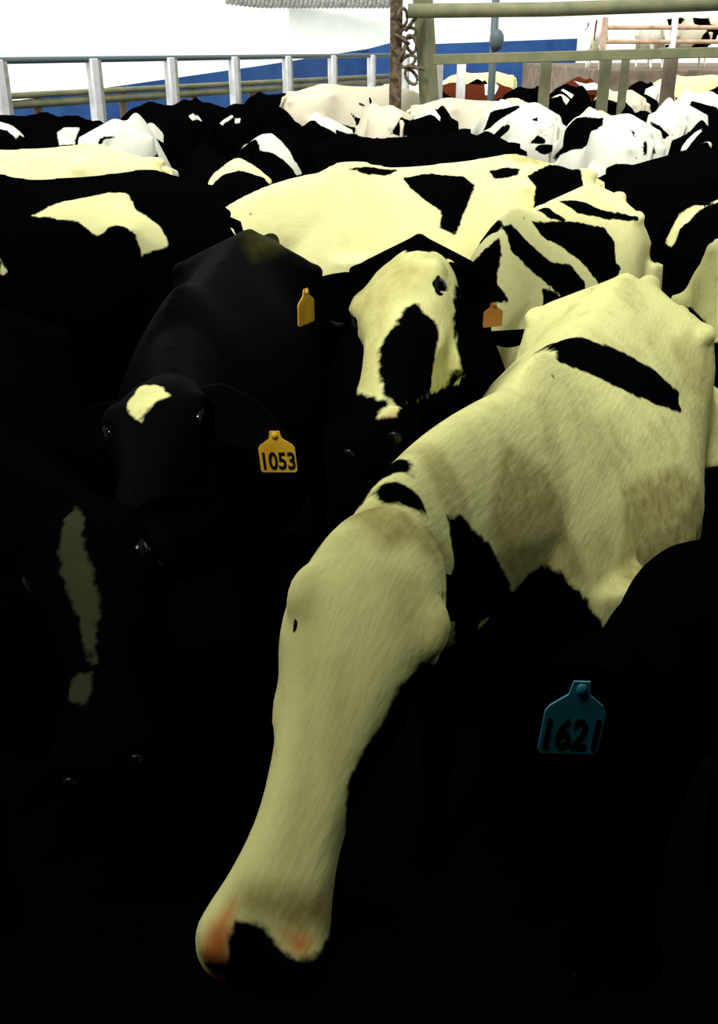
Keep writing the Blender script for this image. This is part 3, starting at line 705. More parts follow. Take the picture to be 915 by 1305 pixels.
        {'c': 'k', 'o': [-0.732, -0.172, 1.142], 'n': [-0.521, -0.776, 0.356], 'p': [[-0.94, -0.058, 1.164], [-0.642, -0.144, 1.288], [-0.475, -0.31, 1.217], [-0.198, -0.282, 1.069], [-0.943, -0.107, 0.991]], 'd': 0.4},
    ],
    'T1': [
        {'c': 'w', 'o': [-0.562, -0.092, 1.341], 'n': [-0.26, -0.419, 0.87], 'p': [[-0.585, 0.012, 1.383], [-0.096, -0.134, 1.46], [-0.081, -0.264, 1.402], [-0.63, -0.167, 1.272]], 'd': 0.5},
        {'c': 'w', 'o': [-0.833, -0.03, 1.246], 'n': [-0.692, -0.138, 0.708], 'p': [[-0.647, 0.15, 1.282], [-0.711, -0.142, 1.264], [-0.921, -0.098, 1.182]], 'd': 0.5},
    ],
    'T2': [
        {'c': 'w', 'o': [0.499, -0.082, 1.262], 'n': [0.266, -0.755, 0.6], 'p': [[-0.306, -0.139, 1.333], [0.51, -0.094, 1.293], [0.986, 0.149, 1.337], [1.083, 0.1, 1.188], [0.645, -0.123, 1.173]], 'd': 0.5},
    ],
    'U7': [
        {'c': 'k', 'o': [-0.668, 0.183, 1.178], 'n': [-0.448, 0.786, 0.426], 'p': [[-0.033, 0.215, 1.21], [-0.514, 0.223, 1.276], [-0.922, 0.064, 1.211], [-0.954, 0.055, 1.065], [-0.646, 0.252, 1.112]], 'd': 0.5},
    ],
}
#MARKS_END

COWS = {}


def make_cow(key, label, loc, head_deg, base='black', coat='pale', s=1.0, ws=1.0, z0=0.0, poll=None, hdir=None, hint=None, hs=1.0,
             voxel=.022, spots=None, seed=1, group=None, ears=True, eyes=False, ear_white=(False, False), tags=None, thick=1.0, nbase=0.0,
             ribs=0.0, pink=False, tail=True, noise_cover=None, cat='cow', drop=(.35, .35), blaze=None, ear_to=None, eye_y=.092):
    """One cow: a continuous body mesh at ground point loc facing head_deg, ears, eyes and tail as children"""
    rs = random.Random(seed)
    if poll is None: poll = (1.10, rs.uniform(-.12, .12), 1.12)
    if hdir is None: hdir = (.55, rs.uniform(-.1, .1), -.83)
    if hint is None: hint = (.6, 0, 1)
    H = head_matrix(poll, hdir, hint, hs)
    g = Geo()
    body_geo(g, ws)
    neck_geo(g, H, (.15, 0, 1), thick, nbase)
    head_geo(g, H)
    tmp = bpy.data.objects.new('tmp', g.mesh('tmp', []))
    COL.objects.link(tmp)
    rm = tmp.modifiers.new('r', 'REMESH'); rm.mode = 'VOXEL'; rm.voxel_size = voxel; rm.adaptivity = 0
    sm = tmp.modifiers.new('s', 'SMOOTH'); sm.factor = .5; sm.iterations = max(3, int(5 * .022 / voxel))
    bpy.context.view_layer.update()
    me = bpy.data.meshes.new_from_object(tmp.evaluated_get(bpy.context.evaluated_depsgraph_get()))
    old = tmp.data
    bpy.data.objects.remove(tmp); bpy.data.meshes.remove(old)
    me.name = 'cow'
    n = len(me.vertices)
    co = np.empty(n * 3); me.vertices.foreach_get('co', co); co = co.reshape(-1, 3)
    if ribs:
        nr = np.empty(n * 3); me.vertices.foreach_get('normal', nr); nr = nr.reshape(-1, 3)
        ph = (co[:, 0] - .35 * (co[:, 2] - 1.0)) / .085
        msk = np.clip((co[:, 0] + .28) / .12, 0, 1) * np.clip((.42 - co[:, 0]) / .15, 0, 1) * np.clip((1.30 - co[:, 2]) / .12, 0, 1) * np.clip((co[:, 2] - .65) / .2, 0, 1) * (np.abs(co[:, 1]) > .1)
        co = co + nr * (msk * np.sin(ph * 2 * PI) * ribs)[:, None]
        me.vertices.foreach_set('co', co.ravel())
    # --- coat
    warp = np.stack([vnoise(co * 7 + 11 * k, seed + k) for k in range(3)], 1) - .5
    cw = co + warp * .035
    if base == 'black': sd = np.full(n, .2)
    elif base == 'white': sd = np.full(n, -.2)
    else:
        f = vnoise(co * np.array([1.9, 2.2, 2.0]) + seed * 3.7, seed) * .7 + vnoise(co * 4.3 + seed * 1.3, seed + 5) * .3
        sd = (f - float(base)) * .5
        # legs and switch run white on most Holsteins
        sd = np.where(co[:, 2] < .45, -.2, sd)
    for sp in (spots or []):      # (sign, x,y,z, rx,ry,rz)
        sg, x, y, z, rx, ry, rz = sp
        q = (cw - np.array([x, y, z])) / np.array([rx, ry, rz])
        d = (1 - np.linalg.norm(q, axis=1)) * min(rx, ry, rz)
        sd = np.maximum(sd, d) if sg > 0 else np.minimum(sd, -d)
    pk = np.zeros(n); dt = np.zeros(n); ol = np.zeros(n)
    Hi = np.array(H.inverted())
    hc = np.c_[co, np.ones(n)] @ Hi.T
    hx, hy, hz = hc[:, 0], hc[:, 1], hc[:, 2]
    inhead = (hx > -.03) & (hz > -.32) & (np.abs(hy) < .2) & (co[:, 0] > .75)
    if blaze:                      # white face: (x0, x1, half width at top, half width at nose, y shift)
        x0, x1, w0, w1, ysh = blaze
        t = np.clip((hx - x0) / (x1 - x0), 0, 1)
        hwid = w0 * (1 - t) + w1 * t + (warp[:, 0]) * .03
        d = np.minimum(np.minimum(hx - x0, x1 - hx), hwid - np.abs(hy - ysh))
        d = np.where(inhead & (hz > -.12), d, -.2)
        sd = np.minimum(sd, -d)
    co_m = co + warp * .006
    for m in MARKS.get(key, []):
        d = mark_field(co_m, m)
        if m['c'] == 'k': sd = np.maximum(sd, d)
        elif m['c'] == 'w': sd = np.minimum(sd, -d)
        elif m['c'] == 'p': pk = np.maximum(pk, np.clip(.5 + d / .02, 0, 1))
        elif m['c'] == 'o': ol = np.maximum(ol, np.clip(.2 + d / .08, 0, 1))
        elif m['c'] == 'd': dt = np.maximum(dt, np.clip(.45 + d / .035, 0, 1) * m.get('s', 1))
    nose = np.clip((hx - .560) / .02, 0, 1) * inhead
    if pink is True: pk = np.maximum(pk, nose)
    elif pink is False: sd = np.where(nose > .5, .2, sd)
    colr = np.zeros((n, 4), np.float32)
    colr[:, 0] = np.clip(.5 + sd / .12, 0, 1)
    colr[:, 1] = pk; colr[:, 2] = dt; colr[:, 3] = ol
    at = me.color_attributes.new('coat', 'FLOAT_COLOR', 'POINT')
    at.data.foreach_set('color', colr.ravel())
    me.materials.clear()
    me.materials.append(COATS[coat])
    me.polygons.foreach_set('use_smooth', [True] * len(me.polygons))
    me.update()
    o = bpy.data.objects.new('cow', me)
    COL.objects.link(o)
    o.location = (loc[0], loc[1], z0)
    o.rotation_euler = (0, 0, math.radians(head_deg))
    o.scale = (s, s, s)
    tag(o, label, cat, group)
    COWS[key] = o
    # --- ears
    if ears:
        for k, sy in enumerate((-1, 1)):       # right (-y), left (+y)
            ed = Vector((-.10, sy * 1.0, -drop[k])); elen = 1.0
            if ear_to and ear_to[k]:
                wm0 = Matrix.Translation(Vector((loc[0], loc[1], z0))) @ Matrix.Rotation(math.radians(head_deg), 4, 'Z') @ Matrix.Scale(s, 4)
                hl = (wm0 @ H).inverted() @ ear_to[k]
                ed = hl - Vector((.028, sy * .080, -.055)); elen = ed.length / .19
            eg = ear_geo(.19 * elen, .095 * min(max(elen, .9), 1.2))
            em = eg.mesh('ear', [COATS[coat]])
            c2 = em.color_attributes.new('coat', 'FLOAT_COLOR', 'POINT')
            val = 0.0 if ear_white[k] else 1.0
            c2.data.foreach_set('color', [v for _ in em.vertices for v in (val, 0, 0, 0)])
            e = bpy.data.objects.new('ear', em); COL.objects.link(e)
            R = frame(ed, Vector((.9, 0, .45)))
            M = H @ Matrix.Translation(Vector((.028, sy * .080, -.055))) @ R.to_4x4()
            e.parent = o
            e.matrix_local = M
            if tags and tags[k]:
                text, mt, size, yaw, t_off = tags[k]
                tg = tag_mesh('ear_tag', text, mt, size, 1.22 if mt is M_BTAG else 1.0)
                t = tg.obj('ear_tag', [mt, M_INK], smooth=False)
                t.parent = e
                # hangs below the ear: world orientation set, then expressed in ear space
                wm = Matrix.Rotation(math.radians(head_deg), 4, 'Z') @ Matrix.Scale(s, 4)
                wm.translation = o.location
                ew = wm @ M
                hang = ew @ Vector(t_off) if not (ear_to and ear_to[k]) else ear_to[k] + Vector((0, -.012, .0))
                T = Matrix.Translation(hang) @ Matrix.Rotation(math.radians(yaw[0]), 4, 'Z') @ Matrix.Rotation(math.radians(yaw[1]), 4, 'X') @ Matrix.Rotation(math.radians(yaw[2] if len(yaw) > 2 else 0), 4, 'Y')
                t.matrix_local = ew.inverted() @ T
                t['label'] = ('yellow ear tag' if mt is M_YTAG else 'blue ear tag' if mt is M_BTAG else 'orange ear tag') + (' numbered ' + text if text else '')
    if eyes:
        for sy in (-1, 1):
            eg = Geo(); eg.ball((0, 0, 0), .0195, n=16)
            lg = Geo()
            ring = [(.025 * math.cos(2 * PI * i / 24), sy * (.010 - .22 * abs(.025 * math.cos(2 * PI * i / 24))), .0165 * math.sin(2 * PI * i / 24)) for i in range(25)]
            lg.tube(ring, [.0045] * 25, n=8)
            e = bpy.data.objects.new('eye', eg.mesh('eye', [M_EYE])); COL.objects.link(e)
            e.parent = o
            e.matrix_local = H @ Matrix.Translation(Vector((.160, sy * eye_y, -.030)))
            l = bpy.data.objects.new('eyelid', lg.mesh('eyelid', [M_LID])); COL.objects.link(l)
            l.parent = e
        for sy in (-1, 1):
            ng = Geo(); ng.ball((0, 0, 0), .012, n=12, sx=.6, sy=1.0, sz=1.3)
            e = bpy.data.objects.new('nostril', ng.mesh('nostril', [M_NOSTRIL])); COL.objects.link(e)
            e.parent = o
            e.matrix_local = H @ Matrix.Translation(Vector((.587, sy * .047, -.060)))
    if tail:
        tg = Geo()
        tp = [(-.88, 0, 1.285), (-.95, 0, 1.25), (-.985, .01, 1.15), (-.99, .02, .95), (-.985, .02, .70)]
        tg.tube(tp, [.022, .026, .022, .017, .014], n=10)
        tm = tg.mesh('tail', [COATS[coat]])
        c2 = tm.color_attributes.new('coat', 'FLOAT_COLOR', 'POINT')
        val = 0.0 if base == 'white' else 1.0
        c2.data.foreach_set('color', [v for _ in tm.vertices for v in (val, 0, 0, 0)])
        t = bpy.data.objects.new('tail', tm); COL.objects.link(t); t.parent = o
        sg_ = Geo()
        sg_.tube([(-.985, .02, .73), (-.99, .02, .62), (-.985, .02, .50), (-.98, .02, .40)], [.016, .034, .030, .008], n=10)
        sw = sg_.obj('tail_switch', M_HAIR, smooth=True); sw.parent = t
    return o


def cow_at(key, label, px, py, lx, head_deg, s=1.0, lz=None, ly=0, Y=None, **kw):
    """Stand a cow so that the point (lx, ly) along its back lies in the direction of a pixel"""
    if lz is None: lz = 1.40
    p = P(px, py, lz * s) if Y is None else PY(px, py, Y)
    a = math.radians(head_deg)
    ox = p.x - s * (lx * math.cos(a) - ly * math.sin(a))
    oy = p.y - s * (lx * math.sin(a) + ly * math.cos(a))
    return make_cow(key, label, (ox, oy), head_deg, s=s, **kw)


def local_of(loc, deg, s, wp):
    a = math.radians(deg)
    dx, dy = wp[0] - loc[0], wp[1] - loc[1]
    return ((dx * math.cos(a) + dy * math.sin(a)) / s, (-dx * math.sin(a) + dy * math.cos(a)) / s, wp[2] / s)


def local_dir(deg, d):
    a = math.radians(deg)
    return (d[0] * math.cos(a) + d[1] * math.sin(a), -d[0] * math.sin(a) + d[1] * math.cos(a), d[2])


# ------------------------------------------------------------------ the pen and the buildings round it
M_GALV = mat('galvanised_steel', (0.50, 0.50, 0.44), rough=0.5, noise=((0.30, 0.28, 0.20), 9, .4, .7))
M_GREEN = mat('weathered_green_rail', (0.15, 0.17, 0.09), rough=0.6, noise=((0.27, 0.24, 0.13), 4, .35, .7))
M_RUST = mat('rusty_steel', (0.16, 0.12, 0.07), rough=0.8, noise=((0.05, 0.03, 0.015), 14, .4, .6))
M_WHITE = mat('white_painted_post', (0.95, 0.96, 0.96), rough=0.6, noise=((0.72, 0.72, 0.64), 6, .5, .8))
M_DARKRAIL = mat('dark_steel_rail', (0.09, 0.12, 0.13), rough=0.5)
M_BLUE = mat('blue_sheeting', (0.010, 0.045, 0.17), rough=0.6, spec=0.2, noise=((0.018, 0.075, 0.22), 1.5, .35, .7))
M_WALL = mat('white_sheet_wall', (0.90, 0.93, 0.91), rough=0.7, noise=((0.78, 0.82, 0.79), 1.2, .45, .75))
M_ROOF = mat('grey_roof_sheet', (0.16, 0.16, 0.15), rough=0.7, noise=((0.30, 0.30, 0.27), 6, .4, .7))
M_BLOCKER = mat('shade_blocker', (0.02, 0.02, 0.015), rough=0.95, spec=0.05, noise=((0.03, 0.028, 0.02), 2, .4, .7))
M_CONC = mat('concrete', (0.13, 0.10, 0.07), rough=0.85, noise=((0.25, 0.19, 0.13), 3, .4, .7))
M_PINKPIPE = mat('pinkish_pipe', (0.60, 0.42, 0.30), rough=0.6, noise=((0.40, 0.25, 0.14), 5, .4, .7))  # pinkish rails of the raised yard

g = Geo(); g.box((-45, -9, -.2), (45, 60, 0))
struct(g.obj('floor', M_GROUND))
M_YARD = mat('pale_concrete_yard', (0.80, 0.80, 0.74), rough=0.9, noise=((0.70, 0.70, 0.64), 1.5, .4, .7))
g = Geo(); g.loft([[(x, y, z) for x, y in ((-45, 9), (-9.5, 9.0), (1.4, 27.5), (45, 46), (45, 60), (-45, 60))] for z in (0.002, 0.012)])
o = g.obj('floor_yard', M_YARD); struct(o)

# unseen shed roof and walls added to shade near cows, opening cut for light
g = Geo()
g.box((-9, -6, 3.9), (-2.0, 2.5, 4.0)); g.box((.2, -6, 3.9), (9, 2.5, 4.0))
g.box((-2.0, -6, 3.9), (.2, -0.2, 4.0)); g.box((-2.0, 1.6, 3.9), (.2, 2.5, 4.0))
struct(g.obj('ceiling_blocker', M_BLOCKER))
g = Geo(); g.box((-9, -6.1, 0), (9, -6, 4)); struct(g.obj('wall_back_blocker', M_BLOCKER))
g = Geo(); g.box((-9.1, -6, 0), (-9, 2.5, 4)); struct(g.obj('wall_left_blocker', M_BLOCKER))
g = Geo(); g.box((9, -6, 0), (9.1, 2.5, 4)); struct(g.obj('wall_right_blocker', M_BLOCKER))

# --- left fence, running away to the right
def fpost(i):
    t = 1 + .117 * i
    x = (-452 + 79.9 * i) / t
    Z = 14.0 * t
    return Vector(((x / FPX) * (Z * .906 + .3), Z, 0))
F = [fpost(i) for i in range(-1, 8)]
fe = bpy.data.objects.new('pipe_fence', None); COL.objects.link(fe); fe.location = F[1]
tag(fe, 'long fence of white posts with thin top rail and two olive rails at left', 'fence')
fd = (F[-1] - F[0]).normalized(); fn = Vector((-fd.y, fd.x, 0))
def bar(g, a, b, wd, ht):
    a = Vector(a); b = Vector(b); d = (b - a); L_ = d.length; d.normalize()
    sd = d.cross(Vector((0, 0, 1))).normalized(); up = sd.cross(d)
    M = Matrix((d, sd, up)).transposed().to_4x4(); M.translation = a
    g.box((0, -wd / 2, -ht / 2), (L_, wd / 2, ht / 2), M=M)
def child(g, name, m, par, **k):
    o = g.obj(name, m, smooth=k.get('smooth', False), bevel=k.get('bevel', 0))
    o.parent = par; o.matrix_parent_inverse = Matrix.Translation(-Vector(par.location))
    return o
for i, f in enumerate(F):
    g = Geo(); rz = math.atan2(fd.y, fd.x)
    M = Matrix.Translation(f) @ Matrix.Rotation(rz, 4, 'Z')
    g.box((-.11, -.06, 0), (.03, .06, 1.86), M=M)
    child(g, 'post', M_WHITE, fe, bevel=.008)
    g = Geo(); g.box((.035, -.055, 0), (.10, .05, 1.84), M=M)
    child(g, 'post_channel', M_GALV, fe)
g = Geo(); g.tube([F[0] + Vector((0, 0, 1.85)), F[-1] + Vector((0, 0, 1.85))], [.042, .042]); child(g, 'top_rail', M_DARKRAIL, fe, smooth=True)
for zz, r, off in ((1.42, .042, .10), (1.31, .055, .10)):
    g = Geo(); a = F[0] + fn * off; b = F[-1] + fn * off
    g.tube([a + Vector((0, 0, zz)), b + Vector((0, 0, zz))], [r, r]); child(g, 'lower_rail', M_GREEN, fe, smooth=True)
for i in range(7):
    q = F[i + 1] + (F[i + 2] - F[i + 1]) * .42 + fn * .16
    g = Geo(); g.box((-.05, -.04, 0), (.05, .04, 1.46), M=Matrix.Translation(q)); child(g, 'stub_post', M_CONC, fe)

# --- the gate corner: rusty post with chain, leaning green post, two long heavy rails
def at(px, py, Y): return PY(px, py, Y)
gp = at(508, 20, 14.5)
g = Geo(); g.box((gp.x - .11, 14.42, 0), (gp.x + .05, 14.58, at(508, -30, 14.5).z))
rp = g.obj('rusty_gate_post', M_RUST, bevel=.01); tag(rp, 'rust-brown square gate post wrapped with chain at the fence corner', 'post')
ch = None
cc = Geo()
pts = [(513, 22), (524, 30), (520, 42), (512, 50), (524, 56), (514, 66), (520, 78), (530, 86), (524, 98)]
for i, (x, y) in enumerate(pts):
    c = at(x, y, 14.36)
    R = Matrix.Translation(c) @ Matrix.Rotation(.7 * i, 4, 'Y') @ Matrix.Rotation(1.2 * (i % 2) + .3, 4, 'Z')
    ring = []
    for k in range(15):
        a = 2 * PI * k / 14
        ring.append(R @ Vector((.065 * math.cos(a), 0, .105 * math.sin(a))))
    cc.tube(ring, [.022] * 15, n=8)
o = cc.obj('gate_chain', M_RUST, smooth=True); tag(o, 'heavy dark chain hanging on the rusty gate post', 'chain')
g = Geo()
a = at(538, -15, 14.6); b = at(553, 98, 14.6); b.z = 0; b.y = 14.6; b.x = at(560, 110, 14.6).x
g.tube([b, a], [.13, .13], n=4)
o = g.obj('leaning_green_post', M_GREEN); tag(o, 'thick green-grey post leaning slightly beside the rusty gate post', 'post')
g = Geo()
g.tube([at(520, 14, 14.3), at(700, 12, 14.3), at(930, 4, 14.3)], [.085, .085, .085], n=12)
o = g.obj('upper_gate_rail', M_GREEN, smooth=True); tag(o, 'upper long green-grey pipe rail crossing the top right', 'rail')
g = Geo(); bar(g, at(552, 76, 14.3), at(935, 66, 14.3), .08, .125)
o = g.obj('lower_gate_rail', M_GREEN, bevel=.01); tag(o, 'lower heavy beige-green rail just above the herd at right', 'rail')
a = at(633, -20, 16.0)
g = Geo(); g.tube([Vector((a.x, 16, 0)), Vector((a.x, 16, a.z))], [.055, .055]);
lp = g.obj('latch_pole', M_DARKRAIL, smooth=True); tag(lp, 'thin dark vertical pole with a bulging latch behind the gate rails', 'pole')
c = at(633, 51, 15.9)
g = Geo(); g.ball(c, .12, sz=1.25, sx=.9, sy=.8); o = g.obj('latch', M_DARKRAIL, parent=lp, smooth=True)
SHORT = [(558, 88, 15.2, M_WHITE, .07, 'white'), (588, 88, 15.2, M_WHITE, .06, 'white'), (696, 80, 15.0, M_GREEN, .07, 'olive'), (772, 80, 15.0, M_GREEN, .07, 'green'), (797, 80, 15.0, M_GREEN, .05, 'green'), (855, 78, 15.0, M_CONC, .08, 'brownish')]
WHERE = ['short white post nearest the leaning green post under the lower rail', 'second short white post under the lower gate rail', 'olive post under the lower rail, right of the latch pole', 'light green post under the rail near the brown-headed cow', 'slim green post beside the light green one', 'brownish post under the rail at far right']
for (x, y, Y, m, r, c), lab in zip(SHORT, WHERE):
    q = at(x, y, Y)
    g = Geo(); g.box((-r, -r, 0), (r, r, at(x, 72, Y).z), M=Matrix.Translation((q.x, Y, 0)))
    o = g.obj('short_post', m, bevel=.008); tag(o, lab, 'post')

# --- blue sheeting walls outside, white shed wall and its eave beyond
g = Geo()
p = [at(-60, 141, 24), at(15, 129, 24), at(330, 84, 29), at(470, 62, 33), at(500, 54, 33)]
def wall_strip(pts, thick, name, m, z0=0):
    g = Geo(); n = len(pts)
    rings = []
    for q in pts:
        rings.append([(q.x, q.y, z0), (q.x, q.y, q.z), (q.x, q.y + thick, q.z), (q.x, q.y + thick, z0)])
    g.loft(rings)
    return g.obj(name, m)
o = wall_strip(p, .15, 'blue_sheet_wall', M_BLUE); tag(o, 'long blue sheeting wall behind the left fence, its top edge sloping', 'wall')
o = wall_strip([at(552, 56, 45), at(736, 49, 45)], .15, 'blue_panel_wall', M_BLUE); tag(o, 'blue panel wall seen between the two gate rails', 'wall')
o = wall_strip([at(366, -60, 40.6), at(492, -60, 41)], .3, 'wall_far_panel', M_WALL); struct(o); o.name = 'wall_far'
g = Geo()
for k in range(40):
    x0 = at(290 + k * 5.5, -2, 39.9).x
    q0 = at(290 + k * 5.5, 3 + 5 * math.sin(min(1, k / 10) * PI / 2), 39.9)
    g.tube([(x0, 39.9, q0.z), (x0 + .03, 40.45, q0.z + .3)], [.085, .085], n=8)
o = g.obj('corrugated_eave', M_ROOF, smooth=True); tag(o, 'grey corrugated roof edge above the white shed wall', 'roof')

# --- raised feeding yard at far right
g = Geo(); g.box((6.6, 30.0, 0), (22, 44, 1.45)); o = g.obj('concrete_platform', M_CONC, bevel=.03)
tag(o, 'brownish raised concrete feeding yard beyond the gate at far right', 'platform')
yr = bpy.data.objects.new('yard_fence', None); COL.objects.link(yr); yr.location = (6.7, 30.2, 1.45)
tag(yr, 'sun-bleached pinkish rail fence of the raised yard at far right', 'fence')
for zz in (.35, .70, 1.05):
    g = Geo(); g.tube([(6.7, 30.2, 1.45 + zz), (21, 30.2, 1.45 + zz)], [.055, .055]); child(g, 'rail', M_PINKPIPE, yr, smooth=True)
for i in range(8):
    g = Geo(); x = 6.7 + i * 1.9; g.box((x - .07, 30.13, 1.45), (x + .07, 30.27, 2.75)); child(g, 'post', M_WHITE if i == 1 else M_PINKPIPE, yr)

# ------------------------------------------------------------------ the herd
def hm(hd):
    return hd

# foreground white cow
def special(key, label, wloc, deg, s, poll_px, poll_z, muz_px, hs, hint_w, lab_kw, L=.60, wdir=None):
    """cow whose poll and muzzle are placed by two sight lines; head length fixes the muzzle's distance"""
    p0 = P(*poll_px, poll_z)
    best = None
    for k in range(400):
        Y = .3 + k * .01
        q = PY(*muz_px, Y)
        e = abs((q - p0).length - L * hs * s)
        if q.y < p0.y + .02 and (best is None or e < best[0] - 1e-6):
            best = (e, q)
    q = best[1]
    lab_kw.pop('info', None)
    d = (q - p0).normalized()
    hw = Vector(hint_w)
    if wdir: d = Vector(wdir).normalized()
    return make_cow(key, label, wloc, deg, s=s, poll=local_of(wloc, deg, s, p0), hdir=local_dir(deg, d), hint=local_dir(deg, hw), hs=hs, **lab_kw)

wl = P(680, 452, 1.42)
a = math.radians(-115.5)
N1loc = (wl.x - .45 * math.cos(a), wl.y - .45 * math.sin(a))
special('N1', 'nearest cow, cream-white with lowered head filling the foreground', N1loc, -115.5, 1.0, (504, 672), 1.40, (314, 1272), 1.0,
        (0.05, -.75, .65), dict(base='white', coat='cream', voxel=.010, seed=3, eyes=True, ribs=.003, eye_y=.078, thick=.95, drop=(1.3, 1.3), pink=None, info=True, spots=[(1, .35, 0, .46, .7, .7, .34), (1, -.4, 0, .45, .9, .7, .42), (1, .80, 0, .82, .22, .5, .28), (1, .2, 0, .1, 1.4, .7, .62)]))
# cow looking at the camera
N2loc = (.20, 3.32)
special('N2', 'cow looking at the camera, cream face with black patch over one eye', N2loc, -93, .97, (512, 324), 1.58, (450, 545), 1.08,
        (-.55, -.75, .5), dict(ear_to=[PY(390, 378, 2.12), PY(628, 392, 2.30)], base='black', coat='cream', voxel=.012, seed=5, eyes=True, thick=.95, nbase=.12, ear_white=(False, False), pink=None, info=True,
        tags=[('', M_YTAG, .06, (62, 0), (.16, 0, -.02)), ('', M_OTAG, .045, (20, 0), (.14, 0, -.02))]))
# black cow with forehead star and tag 1053
special('B', 'black cow with a small white star on the forehead, yellow tag 1053 in its ear', (-.44, 3.15), -96, 1.0, (205, 480), 1.36, (150, 700), 1.0,
        (-.1, -.8, .6), dict(base='black', coat='sleek', voxel=.014, seed=6, ear_to=[None, PY(352, 560, 1.72)], eyes=True, thick=.9, info=True,
        tags=[None, ('1053', M_YTAG, .064, (-12, 0, -5), (.19, 0, -.02))]))
# black cow, white blaze, lower left
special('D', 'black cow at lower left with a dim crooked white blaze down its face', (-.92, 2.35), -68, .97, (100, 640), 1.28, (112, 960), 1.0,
        (0, -.8, .6), dict(base='black', coat='muddy', voxel=.014, seed=7, eyes=True, thick=.9, info=True,  # 'muddy' coat: shade painted into the blaze
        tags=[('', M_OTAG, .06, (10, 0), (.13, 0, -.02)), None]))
# black cow with blue tag, lower right
special('L', 'black cow at lower right with a blue ear tag numbered 1621', (1.36, 1.16), 176, .95, (850, 795), 1.22, (800, 1170), 1.0,
        (-.15, -.8, .5), dict(ear_to=[PY(734, 884, .90), None], base='black', coat='cream', voxel=.014, seed=8, eyes=True, thick=.9, info=True,
        tags=[('1621', M_BTAG, .062, (4, 0, 5), (.16, 0, -.02)), None], drop=(.9, .3)), wdir=(-.15, -.42, -.85))
C = cow_at
C('ZB', 'black and white striped cow behind the near cow, stripes fanning from its withers', 655, 270, .45, -122, s=1.0, base='white', coat='pale', voxel=.014, seed=11, poll=(1.08, .1, 1.10), hdir=(.5, .1, -.85))
C('A', 'black cow at left with a wide cream saddle patch over its rump', 150, 250, -.42, 197, base='black', coat='pale', voxel=.018, seed=12)
make_cow('J', 'pale cream cow at the right edge behind the near cow', (1.60, 3.55), -95, base='white', coat='cream', voxel=.02, seed=13, spots=[(1, 0, 0, .70, 2.0, 1.0, .36)])
make_cow('I', 'black cow with a pale rim on its rump at the right edge', (2.42, 5.0), 5, base='black', coat='pale', voxel=.02, seed=14)
C('E', 'big cream-white cow standing broadside across the middle with black patches', 555, 205, .0, 196, s=1.04, base='white', coat='pale', voxel=.018, seed=15, poll=(1.30, 0, 1.10), ws=1.05)
make_cow('H', 'large all-black cow standing broadside at right behind the striped cow', (2.36, 5.95), 3, s=1.05, base='black', coat='pale', voxel=.02, seed=16)
C('F', 'pale cream cow broadside at the left edge with a smooth bright back', 40, 186, .0, 172, s=1.0, base='white', coat='pale', voxel=.02, seed=17)
C('G', 'black cow broadside in front of the pale cow at left', 90, 222, .0, 184, s=.98, base='black', coat='pale', voxel=.02, seed=18)
SCL = dict(M=1.07, U1=1.08, U2=1.08, S4=1.06, Q1=1.0, Q2=1.1, O=1.0, P1=1.04)
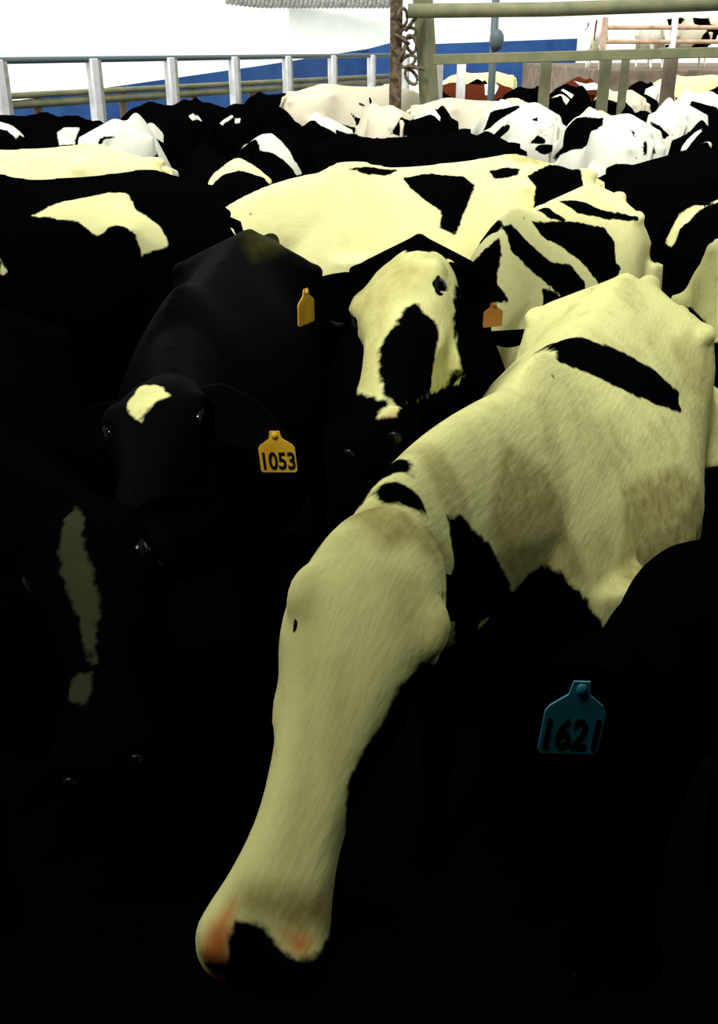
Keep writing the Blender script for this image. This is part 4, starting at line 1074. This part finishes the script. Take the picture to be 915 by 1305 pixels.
for r in [
    ('M', 'white cow seen from behind with fanned hips in front of the left fence', 146, 155, -.42, 92, 'white', 'chalk'),
    ('M2', 'black and white cow left of the fan-hipped white cow by the fence', 105, 157, .2, 75, 'black', 'chalk'),
    ('M3', 'black cow with white shoulder just right of the fan-hipped cow', 192, 156, .45, -88, 'black', 'chalk'),
    ('M4', 'black cow with a white curved edge at the far left below the fence', -5, 155, -.42, 60, 'black', 'chalk'),
    ('O', 'black cow holding its neck high at the left fence', 240, 140, .45, -80, 'black', 'chalk'),
    ('O2', 'black cow with small white marks on its back beside the fence', 300, 134, -.42, 70, 'black', 'chalk'),
    ('P1', 'black cow with a curved white band over its rump, left of centre', 348, 165, -.42, 74, 'black', 'chalk'),
    ('P2', 'black cow with a thin white crescent over its rump', 304, 201, -.42, 112, 'black', 'pale'),
    ('Q1', 'white cow with a black flank in front of the large whitish cows', 414, 151, -.42, 98, 'white', 'chalk'),
    ('Q2', 'large greyish white cow broadside near the far fence', 455, 108, .0, 18, 'white', 'pinkish'),
    ('Q3', 'whitish cow facing away in the far middle of the herd', 498, 136, -.42, 102, 'white', 'pinkish'),
    ('R1', 'black cow with a white peak on its back, centre of the herd', 553, 141, -.42, 80, 'black', 'chalk'),
    ('R2', 'dark black cow broadside just behind the big cream cow', 515, 171, .0, 186, 'black', 'chalk'),
    ('S1', 'white and black cow close behind the gate corner', 562, 103, -.42, 110, 'white', 'chalk'),
    ('S2', 'red-brown and white cow under the lower gate rail', 603, 106, .0, 20, 'black', 'russet'),
    ('S3', 'pinkish white cow broadside behind the spotted white cow', 612, 126, .0, 8, 'white', 'pinkish'),
    ('S4', 'bright white cow with black patches, seen from behind, right of centre', 682, 133, -.42, 103, 'white', 'chalk'),
    ('U1', 'bright white cow with fanned hips and a short black dash at right', 800, 148, -.42, 95, 'white', 'chalk'),
    ('U2', 'brilliant white cow furthest right of the two fan-hipped ones', 866, 131, -.42, 80, 'white', 'chalk'),
    ('U3', 'black cow with a slanting white stripe at the right edge', 900, 163, -.42, 75, 'black', 'chalk'),
    ('U4', 'whitish cow with a pink cast, far right behind the fan-hipped cow', 803, 116, -.42, 100, 'white', 'pinkish'),
    ('U5', 'black and white cow near the brownish post at far right', 842, 106, -.42, 70, 'white', 'chalk'),
    ('U6', 'greenish white small cow between the two bright cows', 765, 143, -.42, 85, 'white', 'pale'),
    ('U7', 'white-backed cow at the far right edge near the gate', 905, 118, -.42, 95, 'white', 'chalk'),
    ('T1', 'black cow with a square white patch under the gate rail', 715, 114, -.42, 80, 'black', 'chalk'),
    ('T2', 'black cow with a brown face and white collar under the gate rail', 752, 100, .45, -85, 'black', 'russet'),
    ('V1', 'pale greenish cow far behind, close to the blue panel', 612, 92, .0, 175, 'white', 'pale'),
    ('V2', 'pale cow far right behind the brownish post', 885, 96, .0, 170, 'white', 'pale'),
    ('W1', 'black cow with a white rump in the dark group right of centre', 662, 112, -.42, 60, 'black', 'chalk'),
]:
    k, lab, px, py, lx, dg, base, coat = r
    C(k, lab, px, py, lx, dg, base=base, coat=coat, voxel=.026, seed=sum(map(ord, k)) % 97, s=SCL.get(k, 1.0))

# black cows filling the pen between the others: only dark backs show
def clear(x, y, a, s_=.95):
    mine = [(x + t * math.cos(a), y + t * math.sin(a)) for t in (-.7, -.3, .1, .5)]
    for o in COWS.values():
        b = o.rotation_euler.z
        for t in (-.75, -.35, 0, .35, .65):
            q = (o.location.x + t * math.cos(b), o.location.y + t * math.sin(b))
            for p in mine:
                if math.hypot(p[0] - q[0], p[1] - q[1]) < .60: return False
    return True
rf = random.Random(4)
nfill = 0
for _ in range(3000):
    y = rf.uniform(7.0, 25); lim = .38 * (y * .906 + .3)
    x = rf.uniform(-lim, lim)
    if x < -5.2 + (y - 11) * .45 and y > 11: continue       # outside the left fence
    fz = 14 + (x + 5.0) / .88 * 1.64
    if y > fz - .9 and x < 1.0: continue
    a = math.radians(rf.choice([90, -90, 80, -80, 10, 170, 60, 120]) + rf.uniform(-10, 10))
    if not clear(x, y, a): continue
    nfill += 1
    make_cow('fill%d' % nfill, 'black cow packed among the herd, only its dark back showing', (x, y), math.degrees(a), base='black', coat='chalk', s=rf.uniform(.90, .95), voxel=.03,
             seed=100 + nfill, group='black cows filling the pen', tail=False)
    if nfill >= 22: break

for k, lab, x, y, dg, base, coat in [
    ('Y1', 'white cow seen end-on on the raised yard, highest pale shape at top right', 8.6, 32.2, -85, 'white', 'chalk'),
    ('Y2', 'pinkish cow broadside on the raised yard behind the bleached rails', 10.1, 33.6, 10, '.62', 'pinkish'),
    ('Y3', 'black and pinkish cow on the raised yard at the top right corner', 11.6, 32.0, 95, '.5', 'pinkish'),
    ('Y4', 'pale cow with brown patches standing furthest left on the raised yard', 7.2, 33.4, 75, '.6', 'russet')]:
    make_cow(k, lab, (x, y), dg, base=base, coat=coat, voxel=.03, seed=sum(map(ord, k)) % 97, s=1.0, z0=1.45)
